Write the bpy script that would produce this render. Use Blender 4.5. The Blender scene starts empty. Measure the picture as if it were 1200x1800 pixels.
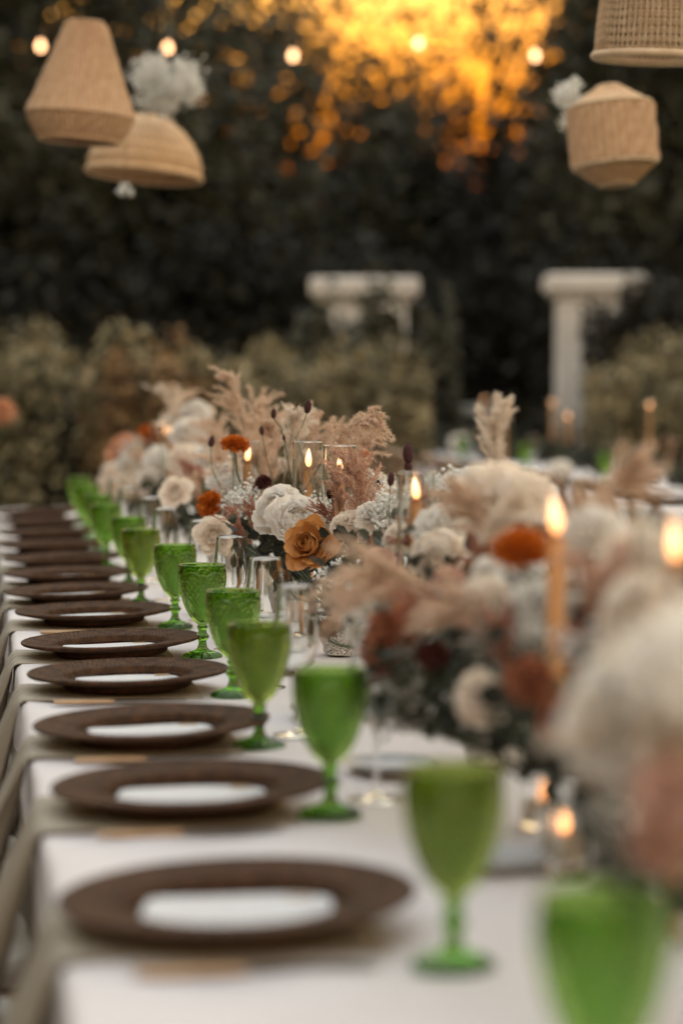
import bpy, math, random
import numpy as np
from mathutils import Vector, Matrix, Quaternion

# ------------------------------------------------------------------ camera, sky, sun, exposure
SC = bpy.context.scene
COL = SC.collection
F = 4250.0                     # focal length in photo pixels (85 mm, 36 mm = 1800 px)
CAMZ = 1.27
PITCH = math.atan(220.0 / F)
cam_d = bpy.data.cameras.new('camera')
cam = bpy.data.objects.new('camera', cam_d); COL.objects.link(cam)
cam.location = (0, 0, CAMZ)
cam.rotation_euler = (math.pi / 2 - PITCH, 0, 0)
cam_d.sensor_fit = 'VERTICAL'; cam_d.sensor_height = 36.0; cam_d.sensor_width = 24.0
cam_d.lens = 85.0
cam_d.clip_start = 0.05; cam_d.clip_end = 2000.0
cam_d.dof.use_dof = True
cam_d.dof.focus_distance = 4.64
cam_d.dof.aperture_fstop = 2.1
SC.camera = cam

SUN_EL, SUN_AZ = math.radians(-0.4), math.radians(9.0)      # low evening sun behind the trees, straight ahead
W = bpy.data.worlds.new('World'); SC.world = W; W.use_nodes = True
wn = W.node_tree.nodes; wl = W.node_tree.links
for n_ in list(wn): wn.remove(n_)
sky_n = wn.new('ShaderNodeTexSky'); sky_n.sky_type = 'NISHITA'; sky_n.sun_disc = False
sky_n.sun_elevation = SUN_EL; sky_n.sun_rotation = SUN_AZ
sky_n.air_density = 2.55; sky_n.dust_density = 10.0; sky_n.ozone_density = 1.15
bg_n = wn.new('ShaderNodeBackground'); bg_n.inputs['Strength'].default_value = 0.15
wo_n = wn.new('ShaderNodeOutputWorld')
wl.new(sky_n.outputs['Color'], bg_n.inputs['Color']); wl.new(bg_n.outputs['Background'], wo_n.inputs['Surface'])

sun_d = bpy.data.lights.new('sun', 'SUN'); sun_d.energy = 0.03; sun_d.angle = math.radians(12)
sun_d.color = (1.0, 0.72, 0.45)
sun = bpy.data.objects.new('sun', sun_d); COL.objects.link(sun)
sdir = Vector((math.sin(SUN_AZ) * math.cos(SUN_EL), math.cos(SUN_AZ) * math.cos(SUN_EL), math.sin(SUN_EL)))   # on the horizon, behind the hedge
sun.rotation_euler = (-sdir).to_track_quat('-Z', 'Y').to_euler()
sun.location = (0, 0, 30)

SC.view_settings.view_transform = 'Standard'
SC.view_settings.look = 'None'
EXPO = 6.33
SC.view_settings.exposure = EXPO
SC.view_settings.gamma = 1.0
SC.view_settings.use_curve_mapping = False
SC.cycles.max_bounces = 14; SC.cycles.transmission_bounces = 12; SC.cycles.transparent_max_bounces = 12
SC.cycles.sample_clamp_indirect = 6.0
SC.cycles.use_denoising = True

RNG = random.Random(7)
NR = np.random.default_rng(11)

# ------------------------------------------------------------------ helpers
def P(px, py, d):
    """world point seen at photo pixel px, py at ground distance d"""
    a = (px - 600.0) / F; b = (900.0 - py) / F
    cp, sp = math.cos(PITCH), math.sin(PITCH)
    v = Vector((a, cp + b * sp, -sp + b * cp))
    v *= d / v.y
    return Vector((v.x, v.y, v.z + CAMZ))

TA = math.atan(0.152)
TDIR = Vector((-math.sin(TA), math.cos(TA), 0)); TNOR = Vector((math.cos(TA), math.sin(TA), 0))
TE0 = Vector((-0.2686, 2.263, 0))
TZ = 0.75
def T(s, v, z=0.0):
    """table frame: s along the table from the first place setting, v in from the left edge"""
    p = TE0 + TDIR * s + TNOR * v
    return Vector((p.x, p.y, TZ + z))
def s_of(d): return (d - 2.263) / math.cos(TA)

def tag(o, label=None, cat=None, group=None, kind=None):
    if label: o['label'] = label
    if cat: o['category'] = cat
    if group: o['group'] = group
    if kind: o['kind'] = kind
    return o
def empty(name, loc=(0, 0, 0), rz=0.0):
    o = bpy.data.objects.new(name, None); COL.objects.link(o)
    o.empty_display_size = 0.02
    o.location = loc; o.rotation_euler = (0, 0, rz)
    return o
def link(name, me, parent=None, mat=None):
    o = bpy.data.objects.new(name, me); COL.objects.link(o)
    if mat is not None and not me.materials: me.materials.append(mat)
    if parent is not None: o.parent = parent
    return o
def mesh(name, V, Fc, smooth=True, mat=None):
    me = bpy.data.meshes.new(name)
    me.from_pydata([tuple(map(float, v)) for v in V], [], Fc)
    if smooth: me.polygons.foreach_set('use_smooth', [True] * len(me.polygons))
    me.update()
    if mat is not None: me.materials.append(mat)
    return me
def mesh_np(name, V, Fa, smooth=False, mat=None):
    """V (n,3), Fa (m,k) fixed-size faces"""
    me = bpy.data.meshes.new(name)
    V = np.asarray(V, np.float32); Fa = np.asarray(Fa, np.int32)
    m, k = Fa.shape
    me.vertices.add(len(V)); me.vertices.foreach_set('co', V.ravel())
    me.loops.add(m * k); me.loops.foreach_set('vertex_index', Fa.ravel())
    me.polygons.add(m)
    me.polygons.foreach_set('loop_start', np.arange(0, m * k, k, dtype=np.int32))
    me.polygons.foreach_set('loop_total', np.full(m, k, np.int32))
    me.polygons.foreach_set('use_smooth', np.full(m, smooth, bool))
    me.update(calc_edges=True); me.validate()
    if mat is not None: me.materials.append(mat)
    return me
class MB:
    def __init__(s): s.V = []; s.F = []
    def add(s, V, Fc):
        o = len(s.V); s.V += [tuple(v) for v in V]; s.F += [tuple(i + o for i in f) for f in Fc]
    def box(s, c, sz, rot=None):
        hx, hy, hz = sz[0] / 2, sz[1] / 2, sz[2] / 2
        pts = [Vector((x, y, z)) for x in (-hx, hx) for y in (-hy, hy) for z in (-hz, hz)]
        if rot is not None: pts = [rot @ p for p in pts]
        pts = [p + Vector(c) for p in pts]
        s.add(pts, [(0, 1, 3, 2), (4, 6, 7, 5), (0, 4, 5, 1), (2, 3, 7, 6), (0, 2, 6, 4), (1, 5, 7, 3)])
    def tube(s, pts, rad, seg=8, cap=True):
        pts = [Vector(p) for p in pts]; n = len(pts)
        if not hasattr(rad, '__len__'): rad = [rad] * n
        V = []; up = Vector((0.13, 0.31, 0.94))
        for i, p in enumerate(pts):
            t = (pts[min(i + 1, n - 1)] - pts[max(i - 1, 0)]).normalized()
            a = t.cross(up)
            if a.length < 1e-4: a = t.cross(Vector((1, 0, 0)))
            a.normalize(); b = t.cross(a)
            for k in range(seg):
                th = 2 * math.pi * k / seg
                V.append(p + (a * math.cos(th) + b * math.sin(th)) * rad[i])
        Fc = []
        for i in range(n - 1):
            for k in range(seg):
                k2 = (k + 1) % seg
                Fc.append((i * seg + k, i * seg + k2, (i + 1) * seg + k2, (i + 1) * seg + k))
        if cap:
            Fc.append(tuple(range(seg))[::-1]); Fc.append(tuple((n - 1) * seg + k for k in range(seg)))
        s.add(V, Fc)
    def build(s, name, mat, parent=None, smooth=True):
        return link(name, mesh(name, s.V, s.F, smooth, mat), parent)
    def me(s, name, mat, smooth=True): return mesh(name, s.V, s.F, smooth, mat)
def lathe(prof, seg, disp=None, cap0=True, cap1=True):
    """prof [(r,z)], disp(theta, i, r, z) -> (dr, dz)"""
    V = []; n = len(prof)
    for i, (r, z) in enumerate(prof):
        for k in range(seg):
            th = 2 * math.pi * k / seg
            dr, dz = disp(th, i, r, z) if disp else (0, 0)
            V.append(((r + dr) * math.cos(th), (r + dr) * math.sin(th), z + dz))
    Fc = []
    for i in range(n - 1):
        for k in range(seg):
            k2 = (k + 1) % seg
            Fc.append((i * seg + k, i * seg + k2, (i + 1) * seg + k2, (i + 1) * seg + k))
    if cap0: Fc.append(tuple(range(seg))[::-1])
    if cap1: Fc.append(tuple((n - 1) * seg + k for k in range(seg)))
    return V, Fc
def spl(pts, n):
    """Catmull-Rom resample of [(a,b)...] to n points"""
    pts = np.array(pts, float); m = len(pts)
    q = np.vstack([2 * pts[0] - pts[1], pts, 2 * pts[-1] - pts[-2]])
    out = []
    for t in np.linspace(0, m - 1 - 1e-9, n):
        i = int(t); f = t - i
        p0, p1, p2, p3 = q[i], q[i + 1], q[i + 2], q[i + 3]
        out.append(0.5 * ((2 * p1) + (p2 - p0) * f + (2 * p0 - 5 * p1 + 4 * p2 - p3) * f * f + (3 * p1 - p0 - 3 * p2 + p3) * f ** 3))
    return np.array(out)
def copy_tree(o, parent=None):
    c = o.copy(); COL.objects.link(c); c.parent = parent
    for ch in o.children: copy_tree(ch, c)
    return c

# ------------------------------------------------------------------ materials
def nodes(m): return m.node_tree.nodes, m.node_tree.links
def setp(b, **kw):
    for k, v in kw.items():
        k = {'base': 'Base Color', 'rough': 'Roughness', 'metal': 'Metallic', 'trans': 'Transmission Weight', 'ior': 'IOR',
             'sheen': 'Sheen Weight', 'spec': 'Specular IOR Level', 'sss': 'Subsurface Weight', 'coat': 'Coat Weight'}[k]
        if k == 'Base Color' and len(v) == 3: v = (*v, 1)
        b.inputs[k].default_value = v
MATS = {}
def mat(name, c1, c2=None, scale=20.0, rough=0.7, metal=0.0, bump=0.0, bscale=None, island=False, transl=0.0, sheen=0.0,
        spec=0.4, detail=4.0, c3=None, objrand=False):
    """procedural surface: noise (or per-piece random) mix between base colours, fine bump, optional translucency"""
    if name in MATS: return MATS[name]
    m = bpy.data.materials.new(name); m.use_nodes = True; N, L = nodes(m)
    b = N['Principled BSDF']; setp(b, rough=rough, metal=metal, spec=spec, sheen=sheen)
    tc = N.new('ShaderNodeTexCoord')
    col = None
    if c2 is None: c2 = tuple(x * 0.8 for x in c1)
    nz = N.new('ShaderNodeTexNoise'); nz.inputs['Scale'].default_value = scale; nz.inputs['Detail'].default_value = detail
    L.new(tc.outputs['Object'], nz.inputs['Vector'])
    rp = N.new('ShaderNodeValToRGB')
    rp.color_ramp.elements[0].position = 0.3; rp.color_ramp.elements[1].position = 0.7
    rp.color_ramp.elements[0].color = (*c1, 1); rp.color_ramp.elements[1].color = (*c2, 1)
    if c3: e = rp.color_ramp.elements.new(0.9); e.color = (*c3, 1)
    if island or objrand:
        if island:
            g = N.new('ShaderNodeNewGeometry'); src = g.outputs['Random Per Island']
        else:
            g = N.new('ShaderNodeObjectInfo'); src = g.outputs['Random']
        mx = N.new('ShaderNodeMath'); mx.operation = 'MULTIPLY_ADD'; mx.inputs[1].default_value = 0.7; mx.inputs[2].default_value = -0.1
        L.new(src, mx.inputs[0])
        ad = N.new('ShaderNodeMath'); ad.operation = 'MULTIPLY_ADD'; ad.inputs[1].default_value = 0.5
        L.new(nz.outputs['Fac'], ad.inputs[0]); L.new(mx.outputs[0], ad.inputs[2])
        L.new(ad.outputs[0], rp.inputs['Fac'])
    else:
        L.new(nz.outputs['Fac'], rp.inputs['Fac'])
    L.new(rp.outputs['Color'], b.inputs['Base Color'])
    if bump:
        nb = N.new('ShaderNodeTexNoise'); nb.inputs['Scale'].default_value = bscale or scale * 4; nb.inputs['Detail'].default_value = 6
        L.new(tc.outputs['Object'], nb.inputs['Vector'])
        bp = N.new('ShaderNodeBump'); bp.inputs['Strength'].default_value = bump; bp.inputs['Distance'].default_value = 0.002
        L.new(nb.outputs['Fac'], bp.inputs['Height']); L.new(bp.outputs['Normal'], b.inputs['Normal'])
    if transl:
        tr = N.new('ShaderNodeBsdfTranslucent'); L.new(rp.outputs['Color'], tr.inputs['Color'])
        ms = N.new('ShaderNodeMixShader'); ms.inputs[0].default_value = transl
        L.new(b.outputs['BSDF'], ms.inputs[1]); L.new(tr.outputs['BSDF'], ms.inputs[2])
        L.new(ms.outputs['Shader'], N['Material Output'].inputs['Surface'])
    MATS[name] = m
    return m
def glass(name, color, rough=0.0, ior=1.45, noise=0.0):
    m = bpy.data.materials.new(name); m.use_nodes = True; N, L = nodes(m)
    b = N['Principled BSDF']; setp(b, base=color, rough=rough, trans=1.0, ior=ior)
    if noise:
        tc = N.new('ShaderNodeTexCoord'); nb = N.new('ShaderNodeTexNoise'); nb.inputs['Scale'].default_value = 90; nb.inputs['Detail'].default_value = 2
        L.new(tc.outputs['Object'], nb.inputs['Vector'])
        bp = N.new('ShaderNodeBump'); bp.inputs['Strength'].default_value = noise; bp.inputs['Distance'].default_value = 0.001
        L.new(nb.outputs['Fac'], bp.inputs['Height']); L.new(bp.outputs['Normal'], b.inputs['Normal'])
    return m
def emit(name, c, s, c2=None, zlo=0, zhi=1):
    m = bpy.data.materials.new(name); m.use_nodes = True; N, L = nodes(m)
    N.remove(N['Principled BSDF'])
    e = N.new('ShaderNodeEmission'); e.inputs['Color'].default_value = (*c, 1); e.inputs['Strength'].default_value = s / 2 ** EXPO
    if c2:
        tc = N.new('ShaderNodeTexCoord'); sx = N.new('ShaderNodeSeparateXYZ'); L.new(tc.outputs['Object'], sx.inputs[0])
        mr = N.new('ShaderNodeMapRange'); mr.inputs['From Min'].default_value = zlo; mr.inputs['From Max'].default_value = zhi
        L.new(sx.outputs['Z'], mr.inputs['Value'])
        rp = N.new('ShaderNodeValToRGB'); rp.color_ramp.elements[0].color = (*c, 1); rp.color_ramp.elements[1].color = (*c2, 1)
        L.new(mr.outputs['Result'], rp.inputs['Fac']); L.new(rp.outputs['Color'], e.inputs['Color'])
    L.new(e.outputs['Emission'], N['Material Output'].inputs['Surface'])
    return m

M_LAWN = mat('lawn', (0.03, 0.045, 0.018), (0.07, 0.075, 0.035), 3.0, 0.95, bump=0.6, bscale=60)
M_CLOTH = mat('white_linen', (0.58, 0.525, 0.53), (0.62, 0.56, 0.565), 6.0, 0.85, bump=0.25, bscale=900, sheen=0.1)
M_SKIRT_SHADED = mat('shaded_skirt_cloth', (0.16, 0.125, 0.095), (0.21, 0.17, 0.13), 5.0, 0.9, bump=0.2, bscale=700)  # dark taupe puts the shade on the table sides into the cloth
M_NAPKIN = mat('taupe_napkin', (0.27, 0.225, 0.18), (0.33, 0.28, 0.225), 9.0, 0.9, bump=0.3, bscale=800, sheen=0.1)
M_RATTAN = mat('brown_rattan', (0.030, 0.013, 0.006), (0.095, 0.042, 0.018), 55.0, 0.75, bump=0.3, bscale=400, c3=(0.16, 0.074, 0.034), spec=0.25)
M_CARD = mat('white_card', (0.50, 0.48, 0.50), (0.58, 0.56, 0.58), 30, 0.8)
M_GILT = mat('gilt_print', (0.42, 0.27, 0.12), None, 30, 0.5)
M_HANDLE = mat('copper_handle', (0.38, 0.23, 0.125), (0.46, 0.29, 0.165), 40, 0.4, bump=0.05)
M_STEEL = mat('brushed_steel', (0.28, 0.27, 0.26), (0.4, 0.39, 0.38), 60, 0.28, metal=1.0)
M_PORC = mat('grey_porcelain', (0.36, 0.35, 0.36), (0.42, 0.41, 0.42), 25, 0.3, spec=0.5)
M_GREEN = glass('green_pressed_glass', (0.38, 0.60, 0.14), 0.0, 1.47, 0.0)
M_GREEN2 = glass('olive_pressed_glass', (0.40, 0.52, 0.11), 0.0, 1.47, 0.0)
M_GREEND = glass('deep_green_glass', (0.13, 0.36, 0.04), 0.0, 1.47)
M_CLEAR = glass('clear_glass', (0.97, 0.98, 0.97), 0.0, 1.45)
M_WAX = mat('peach_wax', (0.78, 0.40, 0.17), (0.82, 0.45, 0.21), 10, 0.45, transl=0.25)
M_WAXW = mat('ivory_wax', (0.78, 0.66, 0.5), (0.82, 0.7, 0.55), 10, 0.45, transl=0.25)
M_WICK = mat('charred_wick', (0.02, 0.015, 0.012), None, 50, 0.9)
M_FLAME = emit('candle_flame', (1.0, 0.36, 0.10), 4.2, (1.0, 0.54, 0.28), 0.0, 0.03)
M_BULB = emit('warm_bulb', (1.0, 0.52, 0.25), 8.0)
M_CABLE = mat('black_cable', (0.015, 0.014, 0.013), None, 20, 0.6)
M_JUTE = mat('pink_jute', (0.50, 0.30, 0.175), (0.62, 0.40, 0.25), 40, 0.85, bump=0.4, bscale=200)
M_STRAW = mat('pale_straw', (0.55, 0.34, 0.19), (0.68, 0.45, 0.27), 35, 0.8, bump=0.3, bscale=160)
M_CANE = mat('pale_cane', (0.55, 0.38, 0.24), (0.68, 0.5, 0.34), 35, 0.7, bump=0.2, bscale=160)
M_WOOD = mat('dark_chair_wood', (0.15, 0.072, 0.034), (0.24, 0.125, 0.064), 14, 0.5, bump=0.1)
M_CUSH = mat('beige_cushion', (0.42, 0.37, 0.32), (0.5, 0.45, 0.4), 12, 0.9, bump=0.2, bscale=500)
M_STONE = mat('white_rendered_stone', (0.44, 0.40, 0.38), (0.66, 0.61, 0.58), 1.6, 0.85, bump=0.3, bscale=40)
M_GREYST = mat('grey_stone', (0.2, 0.2, 0.19), (0.3, 0.3, 0.29), 4, 0.85, bump=0.3, bscale=40)
M_BARK = mat('bark', (0.05, 0.038, 0.028), (0.09, 0.07, 0.05), 8, 0.95, bump=0.6, bscale=30)
M_LEAF_SHADED = mat('dark_shaded_leaf', (0.007, 0.006, 0.004), (0.020, 0.0175, 0.010), 1.2, 0.6, island=True, transl=0.15)  # understory shade put into these near-black leaf colours
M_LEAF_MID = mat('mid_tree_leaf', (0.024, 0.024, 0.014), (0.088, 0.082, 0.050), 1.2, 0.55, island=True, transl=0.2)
M_SHRUB = mat('olive_shrub_leaf', (0.060, 0.054, 0.030), (0.40, 0.325, 0.19), 3.0, 0.65, island=True, transl=0.15)
M_SHRUB_OR = mat('golden_shrub_leaf', (0.09, 0.058, 0.030), (0.44, 0.27, 0.135), 3.0, 0.65, island=True, transl=0.15)
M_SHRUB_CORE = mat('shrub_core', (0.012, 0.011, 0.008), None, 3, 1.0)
M_FOL = mat('eucalyptus_leaf', (0.016, 0.019, 0.011), (0.055, 0.056, 0.036), 30, 0.6, island=True, transl=0.1)
M_STEM = mat('green_stem', (0.06, 0.085, 0.045), (0.10, 0.12, 0.07), 60, 0.6)
M_STEMB = mat('brown_stem', (0.13, 0.085, 0.05), (0.2, 0.14, 0.09), 60, 0.7)
M_WHITE_P = mat('white_petal', (0.89, 0.84, 0.79), (0.93, 0.89, 0.85), 25, 0.6, transl=0.42, objrand=False)
M_CREAM_P = mat('cream_petal', (0.86, 0.76, 0.67), (0.91, 0.83, 0.75), 25, 0.6, transl=0.42)
M_CARAMEL_P = mat('caramel_petal', (0.50, 0.205, 0.055), (0.62, 0.30, 0.10), 30, 0.6, transl=0.25)
M_ORANGE_P = mat('orange_petal', (0.50, 0.10, 0.008), (0.68, 0.20, 0.015), 40, 0.6, island=True, transl=0.2)
M_RUST_P = mat('rust_petal', (0.33, 0.105, 0.055), (0.50, 0.21, 0.12), 40, 0.65, island=True, transl=0.2)
M_BLUSH_P = mat('blush_petal', (0.66, 0.40, 0.32), (0.74, 0.52, 0.44), 25, 0.6, island=True, transl=0.25)
M_PEACH_P = mat('peach_petal', (0.70, 0.33, 0.18), (0.76, 0.45, 0.29), 25, 0.6, transl=0.25)
M_BURG_P = mat('burgundy_petal', (0.045, 0.008, 0.008), (0.11, 0.02, 0.018), 50, 0.7, island=True)
M_BROWN_P = mat('dried_brown_petal', (0.12, 0.055, 0.025), (0.22, 0.115, 0.05), 50, 0.8, island=True)
M_MAROON = mat('maroon_burnet', (0.035, 0.010, 0.012), (0.075, 0.02, 0.022), 300, 0.8, bump=0.8, bscale=700)
M_PAMPAS = mat('beige_pampas', (0.62, 0.44, 0.32), (0.80, 0.63, 0.50), 30, 0.85, island=True, transl=0.3)
M_PAMPASP = mat('pale_pampas', (0.72, 0.60, 0.50), (0.86, 0.77, 0.68), 30, 0.85, island=True, transl=0.3)
M_PAMPASR = mat('rosy_pampas', (0.52, 0.30, 0.21), (0.72, 0.50, 0.39), 30, 0.85, island=True, transl=0.3)
M_ASTILBE = mat('rust_astilbe', (0.30, 0.11, 0.07), (0.48, 0.22, 0.15), 60, 0.8, island=True, transl=0.2)
M_GYP = mat('gypsophila_white', (0.80, 0.77, 0.73), (0.90, 0.88, 0.85), 60, 0.7, island=True, transl=0.2)
M_GREYGYP = mat('grey_statice', (0.20, 0.19, 0.16), (0.42, 0.39, 0.35), 60, 0.7, island=True, transl=0.2)

def speckle():
    m = bpy.data.materials.new('speckled_ceramic'); m.use_nodes = True; N, L = nodes(m)
    b = N['Principled BSDF']; setp(b, rough=0.35)
    tc = N.new('ShaderNodeTexCoord'); v = N.new('ShaderNodeTexNoise'); v.inputs['Scale'].default_value = 330; v.inputs['Detail'].default_value = 2
    L.new(tc.outputs['Object'], v.inputs['Vector'])
    rp = N.new('ShaderNodeValToRGB'); rp.color_ramp.elements[0].position = 0.43; rp.color_ramp.elements[1].position = 0.5
    rp.color_ramp.elements[0].color = (0.05, 0.045, 0.035, 1); rp.color_ramp.elements[1].color = (0.7, 0.66, 0.6, 1)
    L.new(v.outputs['Fac'], rp.inputs['Fac']); L.new(rp.outputs['Color'], b.inputs['Base Color'])
    return m
M_SPECK = speckle()

# ------------------------------------------------------------------ setting: ground
gx = np.linspace(-1, 1, 41); gx = np.sign(gx) * np.abs(gx) ** 3 * 600
V = [(x, y + 20, 0.02 * math.sin(x * 0.7) * math.cos(y * 0.5) if abs(x) < 40 and abs(y) < 40 else 0.0) for y in gx for x in gx]
Fc = [(j * 41 + i, j * 41 + i + 1, (j + 1) * 41 + i + 1, (j + 1) * 41 + i) for j in range(40) for i in range(40)]
tag(link('lawn', mesh('lawn', V, Fc, True, M_LAWN)), 'dark green lawn under the tables', kind='structure')

# ------------------------------------------------------------------ foliage masses
def rand_rot(n, rng):
    q = rng.normal(size=(n, 4)); q /= np.linalg.norm(q, axis=1)[:, None]
    w, x, y, z = q.T
    return np.stack([np.stack([1 - 2 * (y * y + z * z), 2 * (x * y - z * w), 2 * (x * z + y * w)], -1),
                     np.stack([2 * (x * y + z * w), 1 - 2 * (x * x + z * z), 2 * (y * z - x * w)], -1),
                     np.stack([2 * (x * z - y * w), 2 * (y * z + x * w), 1 - 2 * (x * x + y * y)], -1)], 1)
LEAF_V = np.array([(0, 0, 0), (0.32, 0.35, 0.10), (0.30, 0.72, 0.06), (0, 1, -0.05), (-0.30, 0.72, 0.06), (-0.32, 0.35, 0.10)])
LEAF_F = np.array([(0, 1, 2, 3), (0, 3, 4, 5)])
def leaf_cloud(name, C, size, rng, mt):
    n = len(C); R = rand_rot(n, rng)
    sz = np.asarray(size) * (0.7 + 0.6 * rng.random(n))
    V = np.einsum('nij,kj->nki', R, LEAF_V - np.array([0, 0.5, 0])) * sz[:, None, None] + C[:, None, :]
    Fa = LEAF_F[None] + (np.arange(n) * 6)[:, None, None]
    return mesh_np(name, V.reshape(-1, 3), Fa.reshape(-1, 4), False, mt)

def crown_points(rng, nclump, nleaf, rx, ry, rz, spread, shell=0.55):
    u = rng.normal(size=(nclump, 3)); u /= np.linalg.norm(u, axis=1)[:, None]
    r = shell + (1 - shell) * rng.random(nclump) ** 0.7
    c = u * r[:, None] * np.array([rx, ry, rz])
    pts = c[:, None, :] + rng.normal(size=(nclump, nleaf, 3)) * spread * (0.6 + 0.8 * rng.random((nclump, 1, 1)))
    return pts.reshape(-1, 3), c
CROWNS = []
for k in range(3):
    rg = np.random.default_rng(40 + k)
    pts, cl = crown_points(rg, 90, 190, 1.0, 1.0, 0.95, 0.13)
    CROWNS.append((pts, cl))
def tree(loc, h, r, zc, rz_, variant, size, mt, label, keep=1.0, seed=0):
    """trunk with limbs reaching the crown's clumps, crown of many leaves"""
    rg = np.random.default_rng(seed)
    root = empty('tree', (loc[0], loc[1], 0)); tag(root, label, 'tree', 'trees behind the hedge')
    pts, cl = CROWNS[variant]
    a = rg.random() * 6.28; ca, sa = math.cos(a), math.sin(a)
    Rm = np.array([[ca, -sa, 0], [sa, ca, 0], [0, 0, 1]])
    q = (pts @ Rm.T) * np.array([r, r, rz_]) + np.array([0, 0, zc])
    if keep < 1: q = q[rg.random(len(q)) < keep]
    q = q[q[:, 2] > 0.3]
    link('crown', leaf_cloud('crown', q, size, rg, mt), root)
    mb = MB(); top = zc + rz_ * 0.3
    tr = [Vector((0.12 * math.sin(z * 1.3 + seed), 0.1 * math.cos(z + seed), z)) for z in np.linspace(-0.1, top, 8)]
    mb.tube(tr, list(np.linspace(0.2, 0.05, 8)), 10); tk = mb.build('trunk', M_BARK, root)
    lb = MB(); cc = (cl @ Rm.T) * np.array([r, r, rz_]) + np.array([0, 0, zc])
    for c in cc[::6]:
        if c[2] < 0.8: continue
        z0 = min(top, max(0.8, c[2] - 1.2)); s = Vector((0.12 * math.sin(z0 * 1.3 + seed), 0.1 * math.cos(z0 + seed), z0)); e = Vector(c)
        lb.tube([s, s.lerp(e, 0.5) + Vector((0, 0, 0.12)), e], [0.06, 0.035, 0.012], 6)
    if lb.V: lb.build('limbs', M_BARK, tk)
    return root
def bush(name, c, r, hz, n, size, mt, label, cat, group, seed, core=True, parent_extra=None):
    """mounded shrub: dark twiggy core with leaves scattered over an uneven surface"""
    rg = np.random.default_rng(seed)
    root = empty(name, (c[0], c[1], 0)); tag(root, label, cat, group)
    u = rg.normal(size=(n, 3)); u /= np.linalg.norm(u, axis=1)[:, None]; u[:, 2] = np.abs(u[:, 2])
    th = np.arctan2(u[:, 1], u[:, 0])
    wob = 1 + 0.10 * np.sin(3 * th + seed) + 0.07 * np.sin(7 * th + 5 * u[:, 2] + seed * 2) + 0.05 * np.sin(11 * u[:, 2] + 4 * th)
    rad = (0.80 + 0.22 * rg.random(n)) * wob
    p = u ** 1.0; p = np.sign(u) * np.abs(u) ** 0.62
    p /= np.maximum(1e-6, np.abs(p).max(axis=1))[:, None] * 0.35 + 0.65
    q = p * rad[:, None] * np.array([r[0], r[1], hz])
    link('foliage', leaf_cloud('foliage', q, size, rg, mt), root)
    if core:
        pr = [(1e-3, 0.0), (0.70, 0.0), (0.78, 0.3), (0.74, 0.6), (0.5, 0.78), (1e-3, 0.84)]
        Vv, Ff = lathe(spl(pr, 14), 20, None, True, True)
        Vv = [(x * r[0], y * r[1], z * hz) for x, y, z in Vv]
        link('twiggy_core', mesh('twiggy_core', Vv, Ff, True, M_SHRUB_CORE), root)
    mb = MB()
    for k in range(5):
        a = k * 1.26; mb.tube([(0.1 * math.cos(a) * r[0], 0.1 * math.sin(a) * r[1], -0.05), (0.4 * math.cos(a) * r[0], 0.4 * math.sin(a) * r[1], hz * 0.6)], [0.03, 0.012], 6)
    mb.build('stems', M_BARK, root)
    return root

# tall dark hedge trees and sunset trees (distance, pixel column -> position)
def X(px, d): return (px - 600) * d / F
def Z(py, d): return CAMZ + (680 - py) * d / F
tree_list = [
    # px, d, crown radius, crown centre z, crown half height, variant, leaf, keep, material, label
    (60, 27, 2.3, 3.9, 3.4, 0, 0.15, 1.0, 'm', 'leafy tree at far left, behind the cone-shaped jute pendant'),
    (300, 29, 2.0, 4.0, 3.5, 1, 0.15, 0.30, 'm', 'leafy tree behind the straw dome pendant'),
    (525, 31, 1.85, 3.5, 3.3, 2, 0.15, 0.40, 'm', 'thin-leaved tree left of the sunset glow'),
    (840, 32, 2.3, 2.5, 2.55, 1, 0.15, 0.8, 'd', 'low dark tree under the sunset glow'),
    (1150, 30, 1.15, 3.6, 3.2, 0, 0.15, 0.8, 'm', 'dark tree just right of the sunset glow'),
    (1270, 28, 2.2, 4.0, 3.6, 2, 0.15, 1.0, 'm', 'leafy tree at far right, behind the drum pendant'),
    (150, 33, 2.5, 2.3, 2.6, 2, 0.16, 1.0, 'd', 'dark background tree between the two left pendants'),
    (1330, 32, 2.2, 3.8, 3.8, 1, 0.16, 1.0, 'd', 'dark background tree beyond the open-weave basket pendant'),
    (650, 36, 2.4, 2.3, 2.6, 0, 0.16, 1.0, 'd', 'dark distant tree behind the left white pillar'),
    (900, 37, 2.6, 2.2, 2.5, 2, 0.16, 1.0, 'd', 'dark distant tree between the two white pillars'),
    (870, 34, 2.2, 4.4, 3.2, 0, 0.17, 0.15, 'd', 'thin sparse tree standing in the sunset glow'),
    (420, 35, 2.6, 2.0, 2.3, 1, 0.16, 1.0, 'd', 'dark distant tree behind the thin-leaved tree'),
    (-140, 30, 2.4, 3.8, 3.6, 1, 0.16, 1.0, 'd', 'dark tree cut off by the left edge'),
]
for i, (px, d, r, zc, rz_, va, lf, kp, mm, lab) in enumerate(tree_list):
    tree((X(px, d), d), 7, r, zc, rz_, va, lf, M_LEAF_MID if mm == 'm' else M_LEAF_SHADED, lab, kp, 100 + i)
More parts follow.
